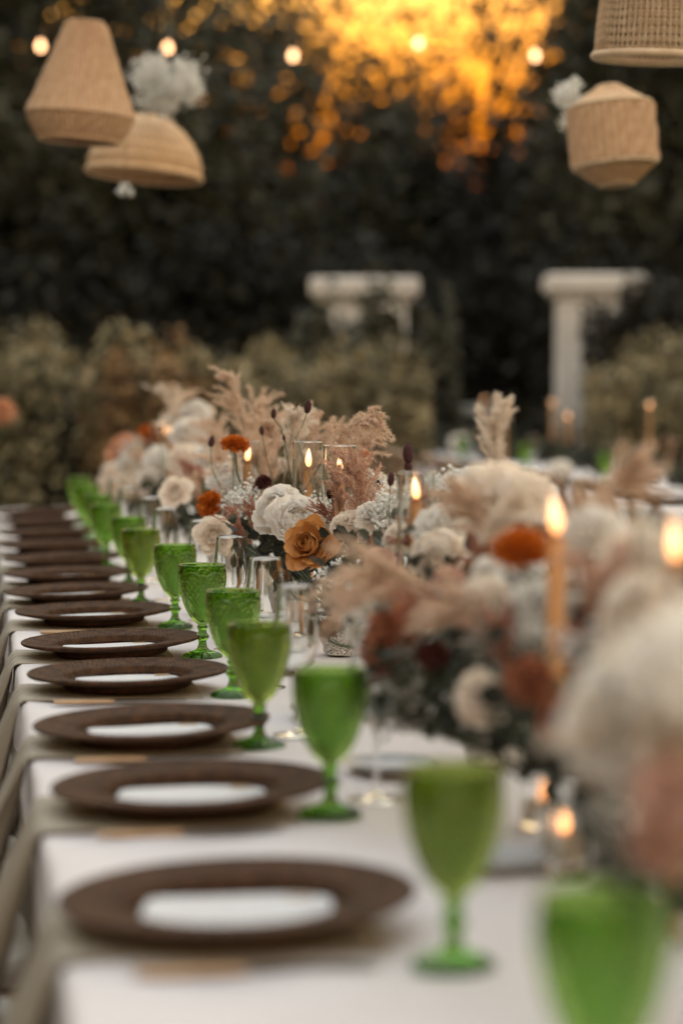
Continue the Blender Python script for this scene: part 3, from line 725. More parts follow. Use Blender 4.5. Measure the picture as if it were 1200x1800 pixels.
def candle(base, h, label, glass_label, rad=0.035, gh=None, wax=None, lit=True, glassy=True):
    """taper candle h tall to the wick; hurricane glass round it as its own thing"""
    wax = wax or M_WAX
    r = empty('taper_candle', base + Vector((0, 0, 0.0065 if glassy else 0.001))); tag(r, label, 'candle', 'lit taper candles')
    k = (h - 0.0065) / 0.302
    Vv = [(x, y, z * k) for x, y, z in CM['wax'][0]]; wx = link('wax', mesh('wax', Vv, CM['wax'][1], True, wax), r)
    dz = 0.302 * k - 0.302
    link('wick', mesh('wick', [(x, y, z + dz) for x, y, z in CM['wick'][0]], CM['wick'][1], True, M_WICK), wx)
    f = link('flame', mesh('flame', CM['flame'][0], CM['flame'][1], True, M_FLAME), r); f.location = (0.0008, 0, 0.302 * k + 0.003); f.scale = (.85, .85, RNG.uniform(.78, .98)); f.rotation_euler = (RNG.uniform(-.10, .10), RNG.uniform(-.12, .12), 0)
    if glassy:
        g = empty('hurricane_glass', base); tag(g, glass_label, 'glass vase', 'hurricane glasses')
        Vv, Ff = hurricane_mesh(rad, gh); link('cylinder', mesh('cylinder', Vv, Ff, True, M_CLEAR), g)
    return r
def candle_at(px, py, d, label, glabel, rad=0.036, over=0.03, **kw):
    """flame base at photo pixel px, py"""
    p = P(px, py, d); base = Vector((p.x, p.y, TZ + 0.001)); h = p.z - base.z
    return candle(base, h, label, glabel, rad, h + 0.045 + over, **kw)
candle_at(541, 823, 4.98, 'lit peach taper candle behind the white peony', 'clear hurricane glass behind the white peony', 0.0315, 0.01)
candle_at(597, 834, 4.72, 'lit taper candle screened by the rosy pampas plume', 'clear hurricane glass screened by the rosy pampas plume', 0.033, 0.012)
candle_at(731, 880, 3.80, 'lit peach taper candle left of the big white peony', 'clear hurricane glass among burnet heads left of the big white peony', 0.030, 0.0)
pc = P(977, 932, 2.55); bc = Vector((pc.x, pc.y, TZ + 0.001)); LIFT = 0.175
gs = empty('glass_candlestick', bc); tag(gs, 'clear glass candlestick under the tall peach candle', 'candlestick')
pr = spl([(0.036, 0.0005), (0.037, 0.003), (0.030, 0.006), (0.010, 0.012), (0.0055, 0.03), (0.0050, 0.09), (0.0065, 0.125), (0.0125, 0.140), (0.0135, 0.150), (0.0138, LIFT - 0.001)], 60)
Vv, Ff = lathe([tuple(q) for q in pr], 40); link('stick', mesh('stick', Vv, Ff, True, M_CLEAR), gs)
candle(bc + Vector((0, 0, LIFT)), pc.z - bc.z - LIFT, 'tall lit peach taper candle beside the blurred orange marigold', None, glassy=False)
candle_at(1186, 990, 2.25, 'lit taper candle with the largest flame at the right edge', 'clear hurricane glass at the right edge', 0.040, 0.0)
candle_at(434, 812, 5.45, 'lit taper candle half hidden behind the tall orange marigold', 'clear hurricane glass behind the tall orange marigold', 0.033, 0.0)
candle_at(283, 765, 8.0, 'lit taper candle among white blooms at the far end', 'clear hurricane glass among white blooms at the far end', 0.035, 0.0)
candle_at(300, 772, 7.6, 'lit taper candle just right of the far orange marigold', 'clear hurricane glass just right of the far orange marigold', 0.035, 0.0)
for (px, py, d, lab) in [(1141, 718, 13.6, 'lone tall lit candle at right on the second table'), (886, 722, 15.5, 'lit candle beside the upright pale plume on the second table'),
                    (850, 708, 19.0, 'lit candle at the far end of the second table'), (970, 712, 17.0, 'upper lit candle of the middle pair on the second table'),
                    (997, 737, 15.0, 'lower lit candle of the middle pair on the second table')]:
    candle_at(px, py, d, lab, 'clear hurricane glass round the ' + lab.replace(' on the second table', '').replace(' of the second table', ''), 0.04, 0.0)
def votive(base, label):
    r = empty('votive_candle', base); tag(r, label, 'votive', 'small votive candles')
    t = 0.003; pr = [(0.0005, 0.0), (0.022, 0), (0.026, 0), (0.028, 0.004), (0.0281, 0.006), (0.0309, 0.057), (0.031, 0.06), (0.0297, 0.061), (0.0289, 0.06), (0.0287, 0.057), (0.0258, 0.012), (0.0252, 0.009), (0.022, 0.007), (0.018, 0.007), (0.0005, 0.007)]
    Vv, Ff = lathe(pr, 40); link('cup', mesh('cup', Vv, Ff, True, M_CLEAR), r)
    Vv, Ff = lathe([(0.0005, 0.0075), (0.0235, 0.0085), (0.0245, 0.030), (0.0005, 0.031)], 32); link('wax', mesh('wax', Vv, Ff, True, M_WAXW), r)
    f = link('flame', mesh('flame', [(x * .9, y * .9, z * .55) for x, y, z in CM['flame'][0]], CM['flame'][1], True, M_FLAME), r); f.location = (0, 0, 0.033)
    mb = MB(); mb.tube([(0, 0, 0.030), (0, 0, 0.035)], 0.0008, 6); mb.build('wick', M_WICK, r)
def votive_at(px, py, d, label):
    p = P(px, py, d); votive(Vector((p.x, p.y, TZ + 0.001)), label)
votive_at(955, 1420, 2.83, 'added votive standing in for flame reflections in glass, below the rust blooms')  # this votive and the next are added for flame glints reflected in glass
votive_at(990, 1500, 2.62, 'added votive standing in for flame reflections in glass, left of the foreground white blooms')
votive_at(775, 815, 14.3, 'small votive glowing on the near edge of the second table')

# ------------------------------------------------------------------ flowers
def petal(nu, nt, L, Wd, cup, belly, tip, ruffle, seed, top=0.35):
    rg = random.Random(seed); ph = rg.random() * 6; V = []; Fc = []
    for i in range(nt + 1):
        t = i / nt
        w = Wd * (t + 0.04) ** 0.55 * (1 - top * t ** 5)
        for j in range(nu + 1):
            u = 2 * j / nu - 1
            y = u * w * (1 - 0.18 * t ** 8 * u * u)
            z = L * t * (1 - 0.10 * u * u * t) + ruffle * 0.4 * math.sin(u * 7 + ph) * t ** 4
            x = -cup * u * u * w + belly * math.sin(math.pi * t * 0.9) * L + tip * L * t ** 3 + ruffle * math.sin(u * 9 + ph) * t ** 3
            V.append(Vector((x, y, z)))
    n = nu + 1
    for i in range(nt):
        for j in range(nu): Fc.append((i * n + j, i * n + j + 1, (i + 1) * n + j + 1, (i + 1) * n + j))
    return V, Fc
PET = {
    'rose0': petal(8, 7, 0.80, 0.42, 0.85, 0.10, -0.10, 0.00, 1), 'rose1': petal(8, 7, 0.95, 0.56, 0.60, 0.14, 0.06, 0.02, 2), 'rose2': petal(8, 8, 1.05, 0.66, 0.40, 0.16, 0.26, 0.03, 3, 0.5),
    'peony0': petal(8, 7, 0.70, 0.36, 0.75, 0.12, -0.22, 0.05, 4), 'peony1': petal(10, 8, 0.90, 0.52, 0.62, 0.20, -0.28, 0.06, 5), 'peony2': petal(10, 8, 1.02, 0.64, 0.48, 0.24, -0.22, 0.05, 6),
    'ran0': petal(7, 6, 0.55, 0.40, 0.9, 0.18, -0.30, 0.01, 7), 'ran1': petal(7, 6, 0.85, 0.50, 0.6, 0.18, -0.12, 0.02, 8), 'ran2': petal(8, 7, 1.0, 0.58, 0.40, 0.10, 0.05, 0.03, 9),
    'frill': petal(4, 3, 0.42, 0.20, 0.2, 0.05, 0.15, 0.06, 10), 'blade': petal(3, 3, 0.42, 0.13, 0.4, 0.1, -0.1, 0.01, 11, 0.7),
    'car0': petal(8, 5, 0.75, 0.42, 0.2, 0.05, 0.12, 0.12, 12, 0.1), 'floret': petal(3, 2, 0.22, 0.14, 0.3, 0.05, 0.1, 0.02, 13),
}
def layout(kind, seed):
    """list of (petal key, matrix) for a bloom of unit radius facing +Z"""
    rg = random.Random(seed); out = []
    def layer(key, az, op, sc, r0, z0):
        m = Matrix.Translation((0, 0, z0)) @ Matrix.Rotation(az, 4, 'Z') @ Matrix.Translation((r0, 0, 0)) @ Matrix.Rotation(op, 4, 'Y') @ Matrix.Rotation(rg.uniform(-.12, .12), 4, 'X') @ Matrix.Scale(sc, 4)
        out.append((key, m))
    if kind == 'rose':
        n = 34
        for i in range(n):
            f = i / (n - 1)
            layer('rose0' if f < .3 else 'rose1' if f < .65 else 'rose2', i * 2.4 + rg.uniform(-.2, .2), math.radians(-8 + 66 * f ** 1.5 + rg.uniform(-5, 5)), 0.66 + 0.32 * f, 0.04 + 0.17 * f, -0.42 - 0.12 * f)
    elif kind == 'peony':
        n = 52
        for i in range(n):
            f = i / (n - 1)
            layer('peony0' if f < .35 else 'peony1' if f < .7 else 'peony2', i * 2.4 + rg.uniform(-.3, .3), math.radians(-24 + 120 * f ** 0.8 + rg.uniform(-10, 10)), 0.72 + 0.20 * f, 0.01 + 0.16 * f, -0.25 - 0.08 * f)
    elif kind == 'ranunculus':
        n = 46
        for i in range(n):
            f = i / (n - 1)
            layer('ran0' if f < .35 else 'ran1' if f < .7 else 'ran2', i * 2.4 + rg.uniform(-.2, .2), math.radians(-4 + 84 * f + rg.uniform(-4, 4)), 0.45 + 0.40 * f, 0.04 + 0.16 * f, -0.15 - 0.05 * f)
    elif kind in ('marigold', 'mum', 'hydrangea'):
        n = {'marigold': 230, 'mum': 260, 'hydrangea': 420}[kind]; key = {'marigold': 'frill', 'mum': 'blade', 'hydrangea': 'floret'}[kind]
        rr = {'marigold': 0.60, 'mum': 0.58, 'hydrangea': 0.82}[kind]
        for i in range(n):
            z = 1 - (1.45 if kind != 'hydrangea' else 1.7) * (i + .5) / n; az = i * 2.39996; q = math.sqrt(max(0, 1 - z * z))
            d = Vector((q * math.cos(az), q * math.sin(az), z * 0.8)) * rr * rg.uniform(0.75, 1.05)
            d.z -= 0.1
            nrm = Vector((q * math.cos(az), q * math.sin(az), z + 0.25)).normalized() + Vector((rg.uniform(-.35, .35), rg.uniform(-.35, .35), rg.uniform(-.35, .35)))
            if kind == 'hydrangea': nrm += Vector((rg.uniform(-1, 1), rg.uniform(-1, 1), rg.uniform(-1, 1))) * 0.7
            qt = nrm.normalized().to_track_quat('Z', 'Y')
            out.append((key, Matrix.Translation(d) @ qt.to_matrix().to_4x4() @ Matrix.Rotation(rg.random() * 6, 4, 'Z') @ Matrix.Scale(rg.uniform(.8, 1.15), 4)))
    elif kind == 'carnation':
        n = 44
        for i in range(n):
            f = i / (n - 1); layer('car0', i * 2.4 + rg.uniform(-.4, .4), math.radians(-30 + 125 * f ** .8 + rg.uniform(-16, 16)), 0.85 + 0.2 * f, 0.0 + 0.12 * f, -0.25 - 0.05 * f)
    return out
PMESH = {}
def pmesh(key, mt):
    if (key, mt.name) not in PMESH:
        PMESH[(key, mt.name)] = mesh('petal', PET[key][0], PET[key][1], True, mt)
    return PMESH[(key, mt.name)]
BOWL_D = [1.75, 2.45, 3.15, 3.8, 4.5, 5.15, 5.85, 6.6, 7.4, 8.25, 9.0]
BOWL_V = 0.64
BOWLS = [T(s_of(d + 0.09), BOWL_V, 0.0) for d in BOWL_D]
def bowl_near(p):
    return min(BOWLS, key=lambda b: (b.x - p.x) ** 2 + (b.y - p.y) ** 2)
def stem_path(b, e, out_dir, n=8):
    """stem from a bowl's mouth to a bloom, leaving it along -out_dir"""
    s = b + Vector((RNG.uniform(-.03, .03), RNG.uniform(-.03, .03), 0.05)); L = (e - s).length
    c1 = s + Vector((0, 0, L * 0.35)); c2 = e - out_dir * L * 0.35
    return [(s * (1 - t) ** 3 + c1 * 3 * t * (1 - t) ** 2 + c2 * 3 * t * t * (1 - t) + e * t ** 3) for t in np.linspace(0, 1, n)]
NB = [0]
def flower(name, kind, mt, px, py, d, dia, label, cat='flower', face=None, detail=False, squash=1.0, group='blooms in the table flowers', base=None):
    c = P(px, py, d); NB[0] += 1; rg = random.Random(NB[0] * 13 + 5)
    b = base if base is not None else bowl_near(c)
    if face is None: face = (rg.uniform(-.5, .3), rg.uniform(-.9, -.3), rg.uniform(.5, 1.0))
    face = Vector(face).normalized()
    root = empty(name, b); tag(root, label, cat, group)
    q = face.to_track_quat('Z', 'Y').to_matrix().to_4x4() @ Matrix.Rotation(rg.random() * 6, 4, 'Z')
    Mx = Matrix.Translation(c - b) @ q @ Matrix.Scale(dia / 2, 4) @ Matrix.Diagonal((1, 1, squash, 1))
    lay = layout(kind, NB[0])
    hr = {'marigold': 0.52, 'mum': 0.45, 'hydrangea': 0.70, 'carnation': 0.42, 'peony': 0.40}.get(kind)
    if detail:
        for key, m in lay:
            o = link('petal', pmesh(key, mt), root); o.matrix_local = Mx @ m
    else:
        V = []; Fc = []
        for key, m in lay:
            pv, pf = PET[key]; mm = Mx @ m; o = len(V)
            V += [mm @ v for v in pv]; Fc += [tuple(i + o for i in f) for f in pf]
        if hr:
            hv, hf = lathe([(0.002, -1.0), (0.5, -0.85), (0.9, -0.4), (1.0, 0.0), (0.9, 0.42), (0.55, 0.8), (0.002, 0.95)], 14); o = len(V)
            V += [Mx @ (Vector((x * hr, y * hr, z * hr * .8 - .08 + (.12 if kind == 'carnation' else 0))) ) for x, y, z in hv]; Fc += [tuple(i + o for i in f) for f in hf]
            if kind in ('carnation', 'peony'):
                for q in range(60):
                    z = 1 - 0.75 * (q + .5) / 60; az = q * 2.39996; rr_ = math.sqrt(1 - z * z); nv = Vector((rr_ * math.cos(az), rr_ * math.sin(az), z))
                    mm = Mx @ Matrix.Translation(nv * hr * .9) @ (nv + Vector((rg.uniform(-.5, .5), rg.uniform(-.5, .5), 0))).to_track_quat('Z', 'Y').to_matrix().to_4x4() @ Matrix.Rotation(rg.random() * 6, 4, 'Z') @ Matrix.Scale(.8, 4)
                    pv, pf = PET['frill']; o = len(V); V += [mm @ v for v in pv]; Fc += [tuple(i + o for i in f) for f in pf]
        tag(link('petals', mesh('petals', V, Fc, True, mt), root), kind='stuff')
    mb = MB(); e = c - face * dia * 0.22
    mb.tube([p - b for p in stem_path(b, e, face)], list(np.linspace(0.0032, 0.0024, 8)), 7); mb.build('stem', M_STEM, root)
    # green cup under the petals
    cv, cf = lathe([(0.0005, -0.9), (0.10, -0.85), (0.22, -0.6), (0.30, -0.38), (0.2, -0.3)], 10, None, True, True)
    link('calyx', mesh('calyx', [Mx @ (Vector(v) * (0.8 if kind in ('rose', 'marigold') else 0.6)) for v in cv], cf, True, M_STEM), root)
    return root
def frond(name, mt, base_px, tip_px, d, width, label, cat='pampas plume', bend=0.15, n=260, hairs=15, hair=0.011, hw=0.0011, group='dried plumes in the table flowers', droop=0.35, smt=None, d2=None):
    """feathery plume: rachis with side branchlets carrying many fine slivers"""
    a = P(*base_px, d); t = P(*tip_px, d2 or d); b = bowl_near(a)
    root = empty(name, b); tag(root, label, cat, group)
    NB[0] += 1; rg = np.random.default_rng(NB[0] * 7 + 1)
    ax = t - a; L = ax.length; axn = ax.normalized()
    side = axn.cross(Vector((0, 1, 0))).normalized()
    if side.z > 0: side = -side
    f = np.linspace(0, 1, 24)
    rach = np.array([np.array(a + ax * x + Vector((0, 0, 1)) * bend * L * math.sin(math.pi * x) * 0.5) for x in f])
    mb = MB(); sp = stem_path(b, a, axn, 6)[:-1] + [Vector(p) for p in rach]
    mb.tube([p - b for p in sp], list(np.linspace(0.0026, 0.0006, len(sp))), 6); mb.build('stem', smt or M_STEMB, root)
    K = max(12, n // 14); tt = np.sort(rg.random(K)) * 0.97
    idx = tt * 23; i0 = np.clip(idx.astype(int), 0, 22); fr = (idx - i0)[:, None]
    st = rach[i0] * (1 - fr) + rach[i0 + 1] * fr; tg = rach[i0 + 1] - rach[i0]; tg /= np.linalg.norm(tg, axis=1)[:, None]
    rd = rg.normal(size=(K, 3)); rd -= (rd * tg).sum(1)[:, None] * tg; rd /= np.linalg.norm(rd, axis=1)[:, None]
    ln = width * (0.5 + 1.1 * np.sin(np.pi * np.clip(tt * 0.8 + 0.15, 0, 1))) * (0.6 + 0.8 * rg.random(K))
    m = 34; u = np.linspace(0.05, 1, m)
    dirv = tg * (0.85 + 0.4 * rg.random((K, 1))) + rd * (0.35 + 0.5 * rg.random((K, 1)))
    pts = st[:, None, :] + dirv[:, None, :] * (ln[:, None] * u)[:, :, None] + np.array([0, 0, -1.0]) * (droop * ln[:, None] * u ** 2.2)[:, :, None]
    pts += rd[:, None, :] * (width * 0.06 * np.sin(u * 9 + 6 * rg.random((K, 1))))[:, :, None]
    thr = pts.copy()
    ldir = np.gradient(pts, axis=1); ldir /= np.linalg.norm(ldir, axis=2)[:, :, None] + 1e-9
    q = max(2, hairs // 3); pts = np.repeat(pts, q, axis=1); ldir = np.repeat(ldir, q, axis=1); uu = np.repeat(u, q)
    pts = pts + rg.normal(size=pts.shape) * width * 0.045
    hd = ldir * 0.8 + rg.normal(size=ldir.shape) * 0.6 + np.array([0, 0, -0.25 * droop]); hd /= np.linalg.norm(hd, axis=2)[:, :, None]
    hl = (hair * (0.5 + 0.9 * rg.random(pts.shape[:2])) * (1.15 - 0.6 * uu)[None, :])[:, :, None]
    sd = np.cross(hd, rg.normal(size=hd.shape)); sd /= np.linalg.norm(sd, axis=2)[:, :, None]
    base = np.array(b); hw_ = hw * 0.6
    v0 = pts - sd * hw_ - base; v1 = pts + sd * hw_ - base; v2 = pts + hd * hl + sd * hw_ * 0.3 - base; v3 = pts + hd * hl - sd * hw_ * 0.3 - base
    V = np.stack([v0, v1, v2, v3], 2).reshape(-1, 3); k = len(V) // 4
    Fa = np.arange(k * 4).reshape(k, 4)
    th = thr - base; w = 0.0005
    A = th[:, :-1].reshape(-1, 3); B = th[:, 1:].reshape(-1, 3); o = np.array([w, w * .3, w])
    V2_ = np.stack([A - o, A + o, B + o, B - o], 1).reshape(-1, 3); F2 = np.arange(len(A) * 4).reshape(-1, 4) + len(V)
    tag(link('plume', mesh_np('plume', np.vstack([V, V2_]), np.vstack([Fa, F2]), False, mt), root), kind='stuff')
    return root
OCT_V = np.array([(1, 0, 0), (-1, 0, 0), (0, 1, 0), (0, -1, 0), (0, 0, 1), (0, 0, -1)], float)
OCT_F = np.array([(0, 2, 4), (2, 1, 4), (1, 3, 4), (3, 0, 4), (2, 0, 5), (1, 2, 5), (3, 1, 5), (0, 3, 5)])
def spray(name, mt, px, py, d, rad, label, n=260, fl=0.0034, cat='flower spray', group='airy sprays in the table flowers', flat=0.8, base=None, stem_n=14):
    c = P(px, py, d); b = base if base is not None else bowl_near(c)
    NB[0] += 1; rg = np.random.default_rng(NB[0] * 3 + 2)
    root = empty(name, b); tag(root, label, cat, group)
    ncl = max(6, n // 22); cc = rg.normal(size=(ncl, 3)); cc /= np.linalg.norm(cc, axis=1)[:, None]; cc *= (0.35 + 0.65 * rg.random((ncl, 1))); cc[:, 2] *= flat
    pts = cc[rg.integers(0, ncl, n)] + rg.normal(size=(n, 3)) * 0.17
    pts = pts * rad + np.array(c) - np.array(b)
    R = rand_rot(n, rg); s = fl * (0.6 + 0.8 * rg.random(n))
    V = np.einsum('nij,kj->nki', R, OCT_V * np.array([1, 1, 0.55])) * s[:, None, None] + pts[:, None, :]
    Fa = (OCT_F[None] + (np.arange(n) * 6)[:, None, None]).reshape(-1, 3)
    tag(link('florets', mesh_np('florets', V.reshape(-1, 3), Fa, False, mt), root), kind='stuff')
    mb = MB(); cl = Vector(c) - Vector(b)
    s0 = Vector((0, 0, 0.05)); k0 = s0.lerp(cl, 0.55)
    mb.tube([s0, k0], [0.002, 0.0014], 5)
    for q in cc * rad: mb.tube([k0, cl + Vector(q)], [0.0009, 0.0005], 4)
    for q in pts[::5]:
        j = int(np.argmin(((cc * rad + np.array(cl) - q) ** 2).sum(1))); mb.tube([cl + Vector(cc[j] * rad), Vector(q)], [0.0005, 0.0003], 3)
    mb.build('stems', M_STEM, root)
    return root
def leaves(name, mt, px, py, d, rad, label, n=60, size=0.035, flat=0.7, group='greenery in the table flowers', pos=None, base=None):
    c = P(px, py, d) if pos is None else pos; b = base if base is not None else bowl_near(c)
    NB[0] += 1; rg = np.random.default_rng(NB[0] * 5 + 3)
    root = empty(name, b); tag(root, label, 'greenery', group)
    nt = max(4, n // 9); mb = MB(); C = []
    cl = np.array(c) - np.array(b)
    for k in range(nt):
        u = rg.normal(size=3); u /= np.linalg.norm(u); u[2] = u[2] * flat; e = cl + u * rad
        s = np.array([0, 0, 0.05]); m = (s + e) / 2 + np.array([0, 0, 0.02])
        mb.tube([Vector(s), Vector(m), Vector(e)], [0.0022, 0.0016, 0.0007], 5)
        for t in np.linspace(0.35, 1, n // nt): C.append((m + (e - m) * (t - .35) / .65) + rg.normal(size=3) * size * 0.45)
    tag(link('leaves', leaf_cloud('leaves', np.array(C), size, rg, mt), root), kind='stuff')
    mb.build('twigs', M_STEM, root)
    return root
def burnet(px, py, d, label, size=0.012, head2=None, foot=None, d2=None):
    c = P(px, py, d); b = bowl_near(c); root = empty('burnet_stem', b); tag(root, label, 'burnet', 'maroon burnet heads')
    NB[0] += 1; tilt = Vector((RNG.uniform(-.3, .3), RNG.uniform(-.2, .2), 1)).normalized()
    pr = spl([(0.0006, -1.0), (0.34, -0.85), (0.50, -0.3), (0.50, 0.2), (0.36, 0.75), (0.1, 1.0), (0.01, 1.02)], 16)
    Vv, Ff = lathe([tuple(p) for p in pr], 18, lambda th, i, r, z: (0.05 * math.sin(th * 9 + i * 2.2), 0.03 * math.cos(th * 7 + i)))
    q = tilt.to_track_quat('Z', 'Y').to_matrix()
    link('seed_head', mesh('seed_head', [q @ (Vector(v) * size) + (c - b) for v in Vv], Ff, True, M_MAROON), root)
    e = c - tilt * size * 0.95; mid = P(foot[0], foot[1], d) if foot else None
    pts = stem_path(b, e, tilt, 9) if mid is None else [b + Vector((0, 0, .05))] + [b.lerp(mid, .6) + Vector((0, 0, .06)), mid, mid.lerp(e, .5) + Vector((.003, 0, .002)), e]
    mb = MB(); mb.tube([p - b for p in pts], 0.0012, 6); mb.build('stem', M_STEM, root)
    if head2:
        c2 = P(*head2, d); link('bud', mesh('bud', [q @ (Vector((v[0], v[1], v[2] * .6)) * size * 0.75) + (c2 - b) for v in Vv], Ff, True, M_MAROON), root)
    return root

for i, bpos in enumerate(BOWLS):
    r = empty('flower_bowl', bpos + Vector((0, 0, 0.001)))
    tag(r, f'white speckled ceramic flower bowl, {(ORD[:10] + ["farthest"])[i]} to the camera', 'bowl', 'speckled flower bowls')
    pr = spl([(0.001, 0.0), (0.040, 0.0), (0.043, 0.006), (0.048, 0.02), (0.066, 0.05), (0.072, 0.075), (0.070, 0.077), (0.063, 0.052), (0.044, 0.022), (0.001, 0.015)], 36)
    Vv, Ff = lathe([tuple(p) for p in pr], 48); link('vessel', mesh('vessel', Vv, Ff, True, M_SPECK), r)
    Vv, Ff = lathe([(0.0005, 0.052), (0.058, 0.052), (0.060, 0.058), (0.045, 0.068), (0.0005, 0.072)], 20); link('floral_foam', mesh('floral_foam', Vv, Ff, True, M_SHRUB_CORE), r)

WP, CP = M_WHITE_P, M_CREAM_P
# -- blooms in and near the focus plane: every petal its own piece
flower('white_peony', 'peony', WP, 484, 893, 4.84, 0.108, 'full white peony, the upper left of the sharp pair', face=(-.45, -.75, .55), detail=True)
flower('white_peony', 'peony', WP, 519, 912, 4.70, 0.112, 'full white peony, the right of the sharp pair above the caramel rose', face=(.15, -.9, .6), detail=True)
flower('caramel_rose', 'rose', M_CARAMEL_P, 540, 956, 4.42, 0.100, 'caramel brown rose in focus below the white peonies', face=(-.55, -.95, .35), detail=True)
flower('garden_rose', 'ranunculus', CP, 376, 942, 5.25, 0.098, 'cream garden rose behind the clear wine glasses', face=(.1, -1, .35), detail=True)
flower('white_ranunculus', 'ranunculus', CP, 309, 866, 6.2, 0.098, 'flat cream ranunculus disc facing the camera, left of the orange marigolds', face=(-.25, -1, .5), detail=True, squash=.7)
flower('orange_marigold', 'marigold', M_ORANGE_P, 367, 885, 5.45, 0.066, 'orange marigold low above the cream garden rose', face=(-.5, -.7, .5), squash=.8)
mg = flower('orange_marigold', 'marigold', M_ORANGE_P, 414, 780, 5.3, 0.066, 'orange marigold standing highest on a bare green stem', face=(.1, -.35, 1), squash=.7)
# -- far end
flower('white_hydrangea', 'hydrangea', CP, 207, 842, 8.6, 0.155, 'white hydrangea head at the left end of the flowers', face=(-.4, -.8, .5))
flower('peach_rose', 'rose', M_PEACH_P, 208, 782, 8.5, 0.115, 'peach rose high at the left end of the flowers', face=(-.6, -.5, .7))
flower('orange_marigold', 'marigold', M_ORANGE_P, 262, 763, 8.2, 0.08, 'orange marigold far away beside a candle flame', face=(0, -.6, .8))
flower('white_peony', 'peony', WP, 334, 760, 7.5, 0.125, 'white peony high at the far end, right of the far candle', face=(0, -.7, .8))
flower('white_peony', 'peony', WP, 345, 722, 8.0, 0.11, 'white peony topmost of the far blooms', face=(0, -.5, .9))
flower('white_hydrangea', 'hydrangea', WP, 283, 812, 7.7, 0.12, 'white hydrangea below the far candles')
flower('white_peony', 'peony', WP, 372, 803, 6.9, 0.11, 'white peony left of the highest orange marigold', face=(.1, -.7, .7))
flower('white_hydrangea', 'hydrangea', CP, 322, 806, 7.2, 0.11, 'cream hydrangea in the middle of the far blooms')
flower('blush_carnation', 'carnation', M_BLUSH_P, 338, 836, 6.7, 0.085, 'blush carnation above the cream ranunculus disc')
flower('white_peony', 'peony', CP, 246, 855, 8.0, 0.10, 'cream peony beside the far white hydrangea')
flower('blush_carnation', 'carnation', M_BLUSH_P, 300, 786, 7.9, 0.08, 'blush carnation between far white blooms')
flower('white_hydrangea', 'hydrangea', CP, 395, 835, 6.3, 0.10, 'cream hydrangea behind the low orange marigold')
flower('white_carnation', 'carnation', WP, 262, 838, 7.6, 0.085, 'white carnation low among the far blooms')
# -- blurred in front of the focus
flower('white_peony', 'peony', WP, 790, 925, 3.72, 0.112, 'big white peony right of the middle candle', face=(-.1, -.7, .8))
flower('white_peony', 'peony', CP, 768, 975, 3.55, 0.085, 'cream peony tucked under the big white peony', face=(-.3, -.8, .5))
flower('white_hydrangea', 'hydrangea', CP, 868, 862, 3.25, 0.105, 'white hydrangea above the blurred orange marigold', face=(0, -.4, 1))
flower('white_hydrangea', 'hydrangea', CP, 925, 868, 3.2, 0.085, 'small white hydrangea left of the tall candle flame', face=(.2, -.4, 1))
flower('orange_marigold', 'marigold', M_ORANGE_P, 915, 963, 2.66, 0.066, 'large blurred orange marigold left of the tall candle', face=(-.1, -.5, 1), squash=.85)
flower('rust_carnation', 'carnation', M_RUST_P, 690, 1105, 2.95, 0.085, 'rust carnation below the blurred beige plume', face=(-.4, -.8, .4))
flower('rust_carnation', 'carnation', M_RUST_P, 650, 1140, 3.10, 0.055, 'small rust carnation at the lower left of the blurred flowers', face=(-.6, -.7, .2))
flower('blush_carnation', 'carnation', M_BLUSH_P, 790, 1022, 3.05, 0.06, 'blush carnation under the cream peony')
flower('cream_rose', 'peony', CP, 845, 1055, 2.85, 0.068, 'pale cream rose left of the tall candle')
flower('cream_rose', 'carnation', CP, 842, 1226, 2.62, 0.076, 'pale grey-cream rose drooping low over the cloth', face=(-.5, -.9, .2))
flower('rust_carnation', 'carnation', M_RUST_P, 925, 1195, 2.45, 0.062, 'rust carnation left of the tall candle stem, low down', face=(-.3, -.9, .2))
flower('rust_carnation', 'carnation', M_RUST_P, 985, 1262, 2.40, 0.062, 'rust carnation hiding the foot of the tall candle', face=(-.3, -.9, .2))
leaves('foliage_sprig', M_FOL, 965, 1305, 2.42, .05, 'dark foliage hanging below the tall candle', 70, .03)
flower('rust_carnation', 'carnation', M_RUST_P, 1030, 1130, 2.40, 0.07, 'rust carnation right of the tall candle stem', face=(-.2, -.8, .4))
flower('blush_carnation', 'carnation', M_BLUSH_P, 1070, 1020, 2.55, 0.05, 'small blush carnation right of the tall candle')
flower('white_hydrangea', 'hydrangea', CP, 1120, 985, 2.35, 0.08, 'white hydrangea left of the largest flame')
flower('white_peony', 'peony', CP, 1130, 1065, 2.2, 0.085, 'cream peony under the largest flame')
flower('white_peony', 'peony', WP, 1105, 1235, 1.80, 0.115, 'large foreground white peony, left of the cluster at the right edge', face=(-.5, -.6, .7))
flower('white_hydrangea', 'hydrangea', WP, 1205, 1165, 1.75, 0.11, 'foreground white hydrangea highest at the right edge', face=(-.2, -.5, .9))
flower('white_carnation', 'carnation', CP, 1055, 1315, 1.84, 0.07, 'small foreground white carnation lowest of the cluster', face=(-.7, -.6, .2))
flower('blush_carnation', 'carnation', M_BLUSH_P, 1180, 1400, 1.72, 0.085, 'foreground blush carnation at the right edge', face=(-.5, -.8, .2))
flower('blush_carnation', 'carnation', M_BLUSH_P, 1150, 1480, 1.75, 0.06, 'foreground dusky blush carnation below the larger one', face=(-.6, -.7, 0))
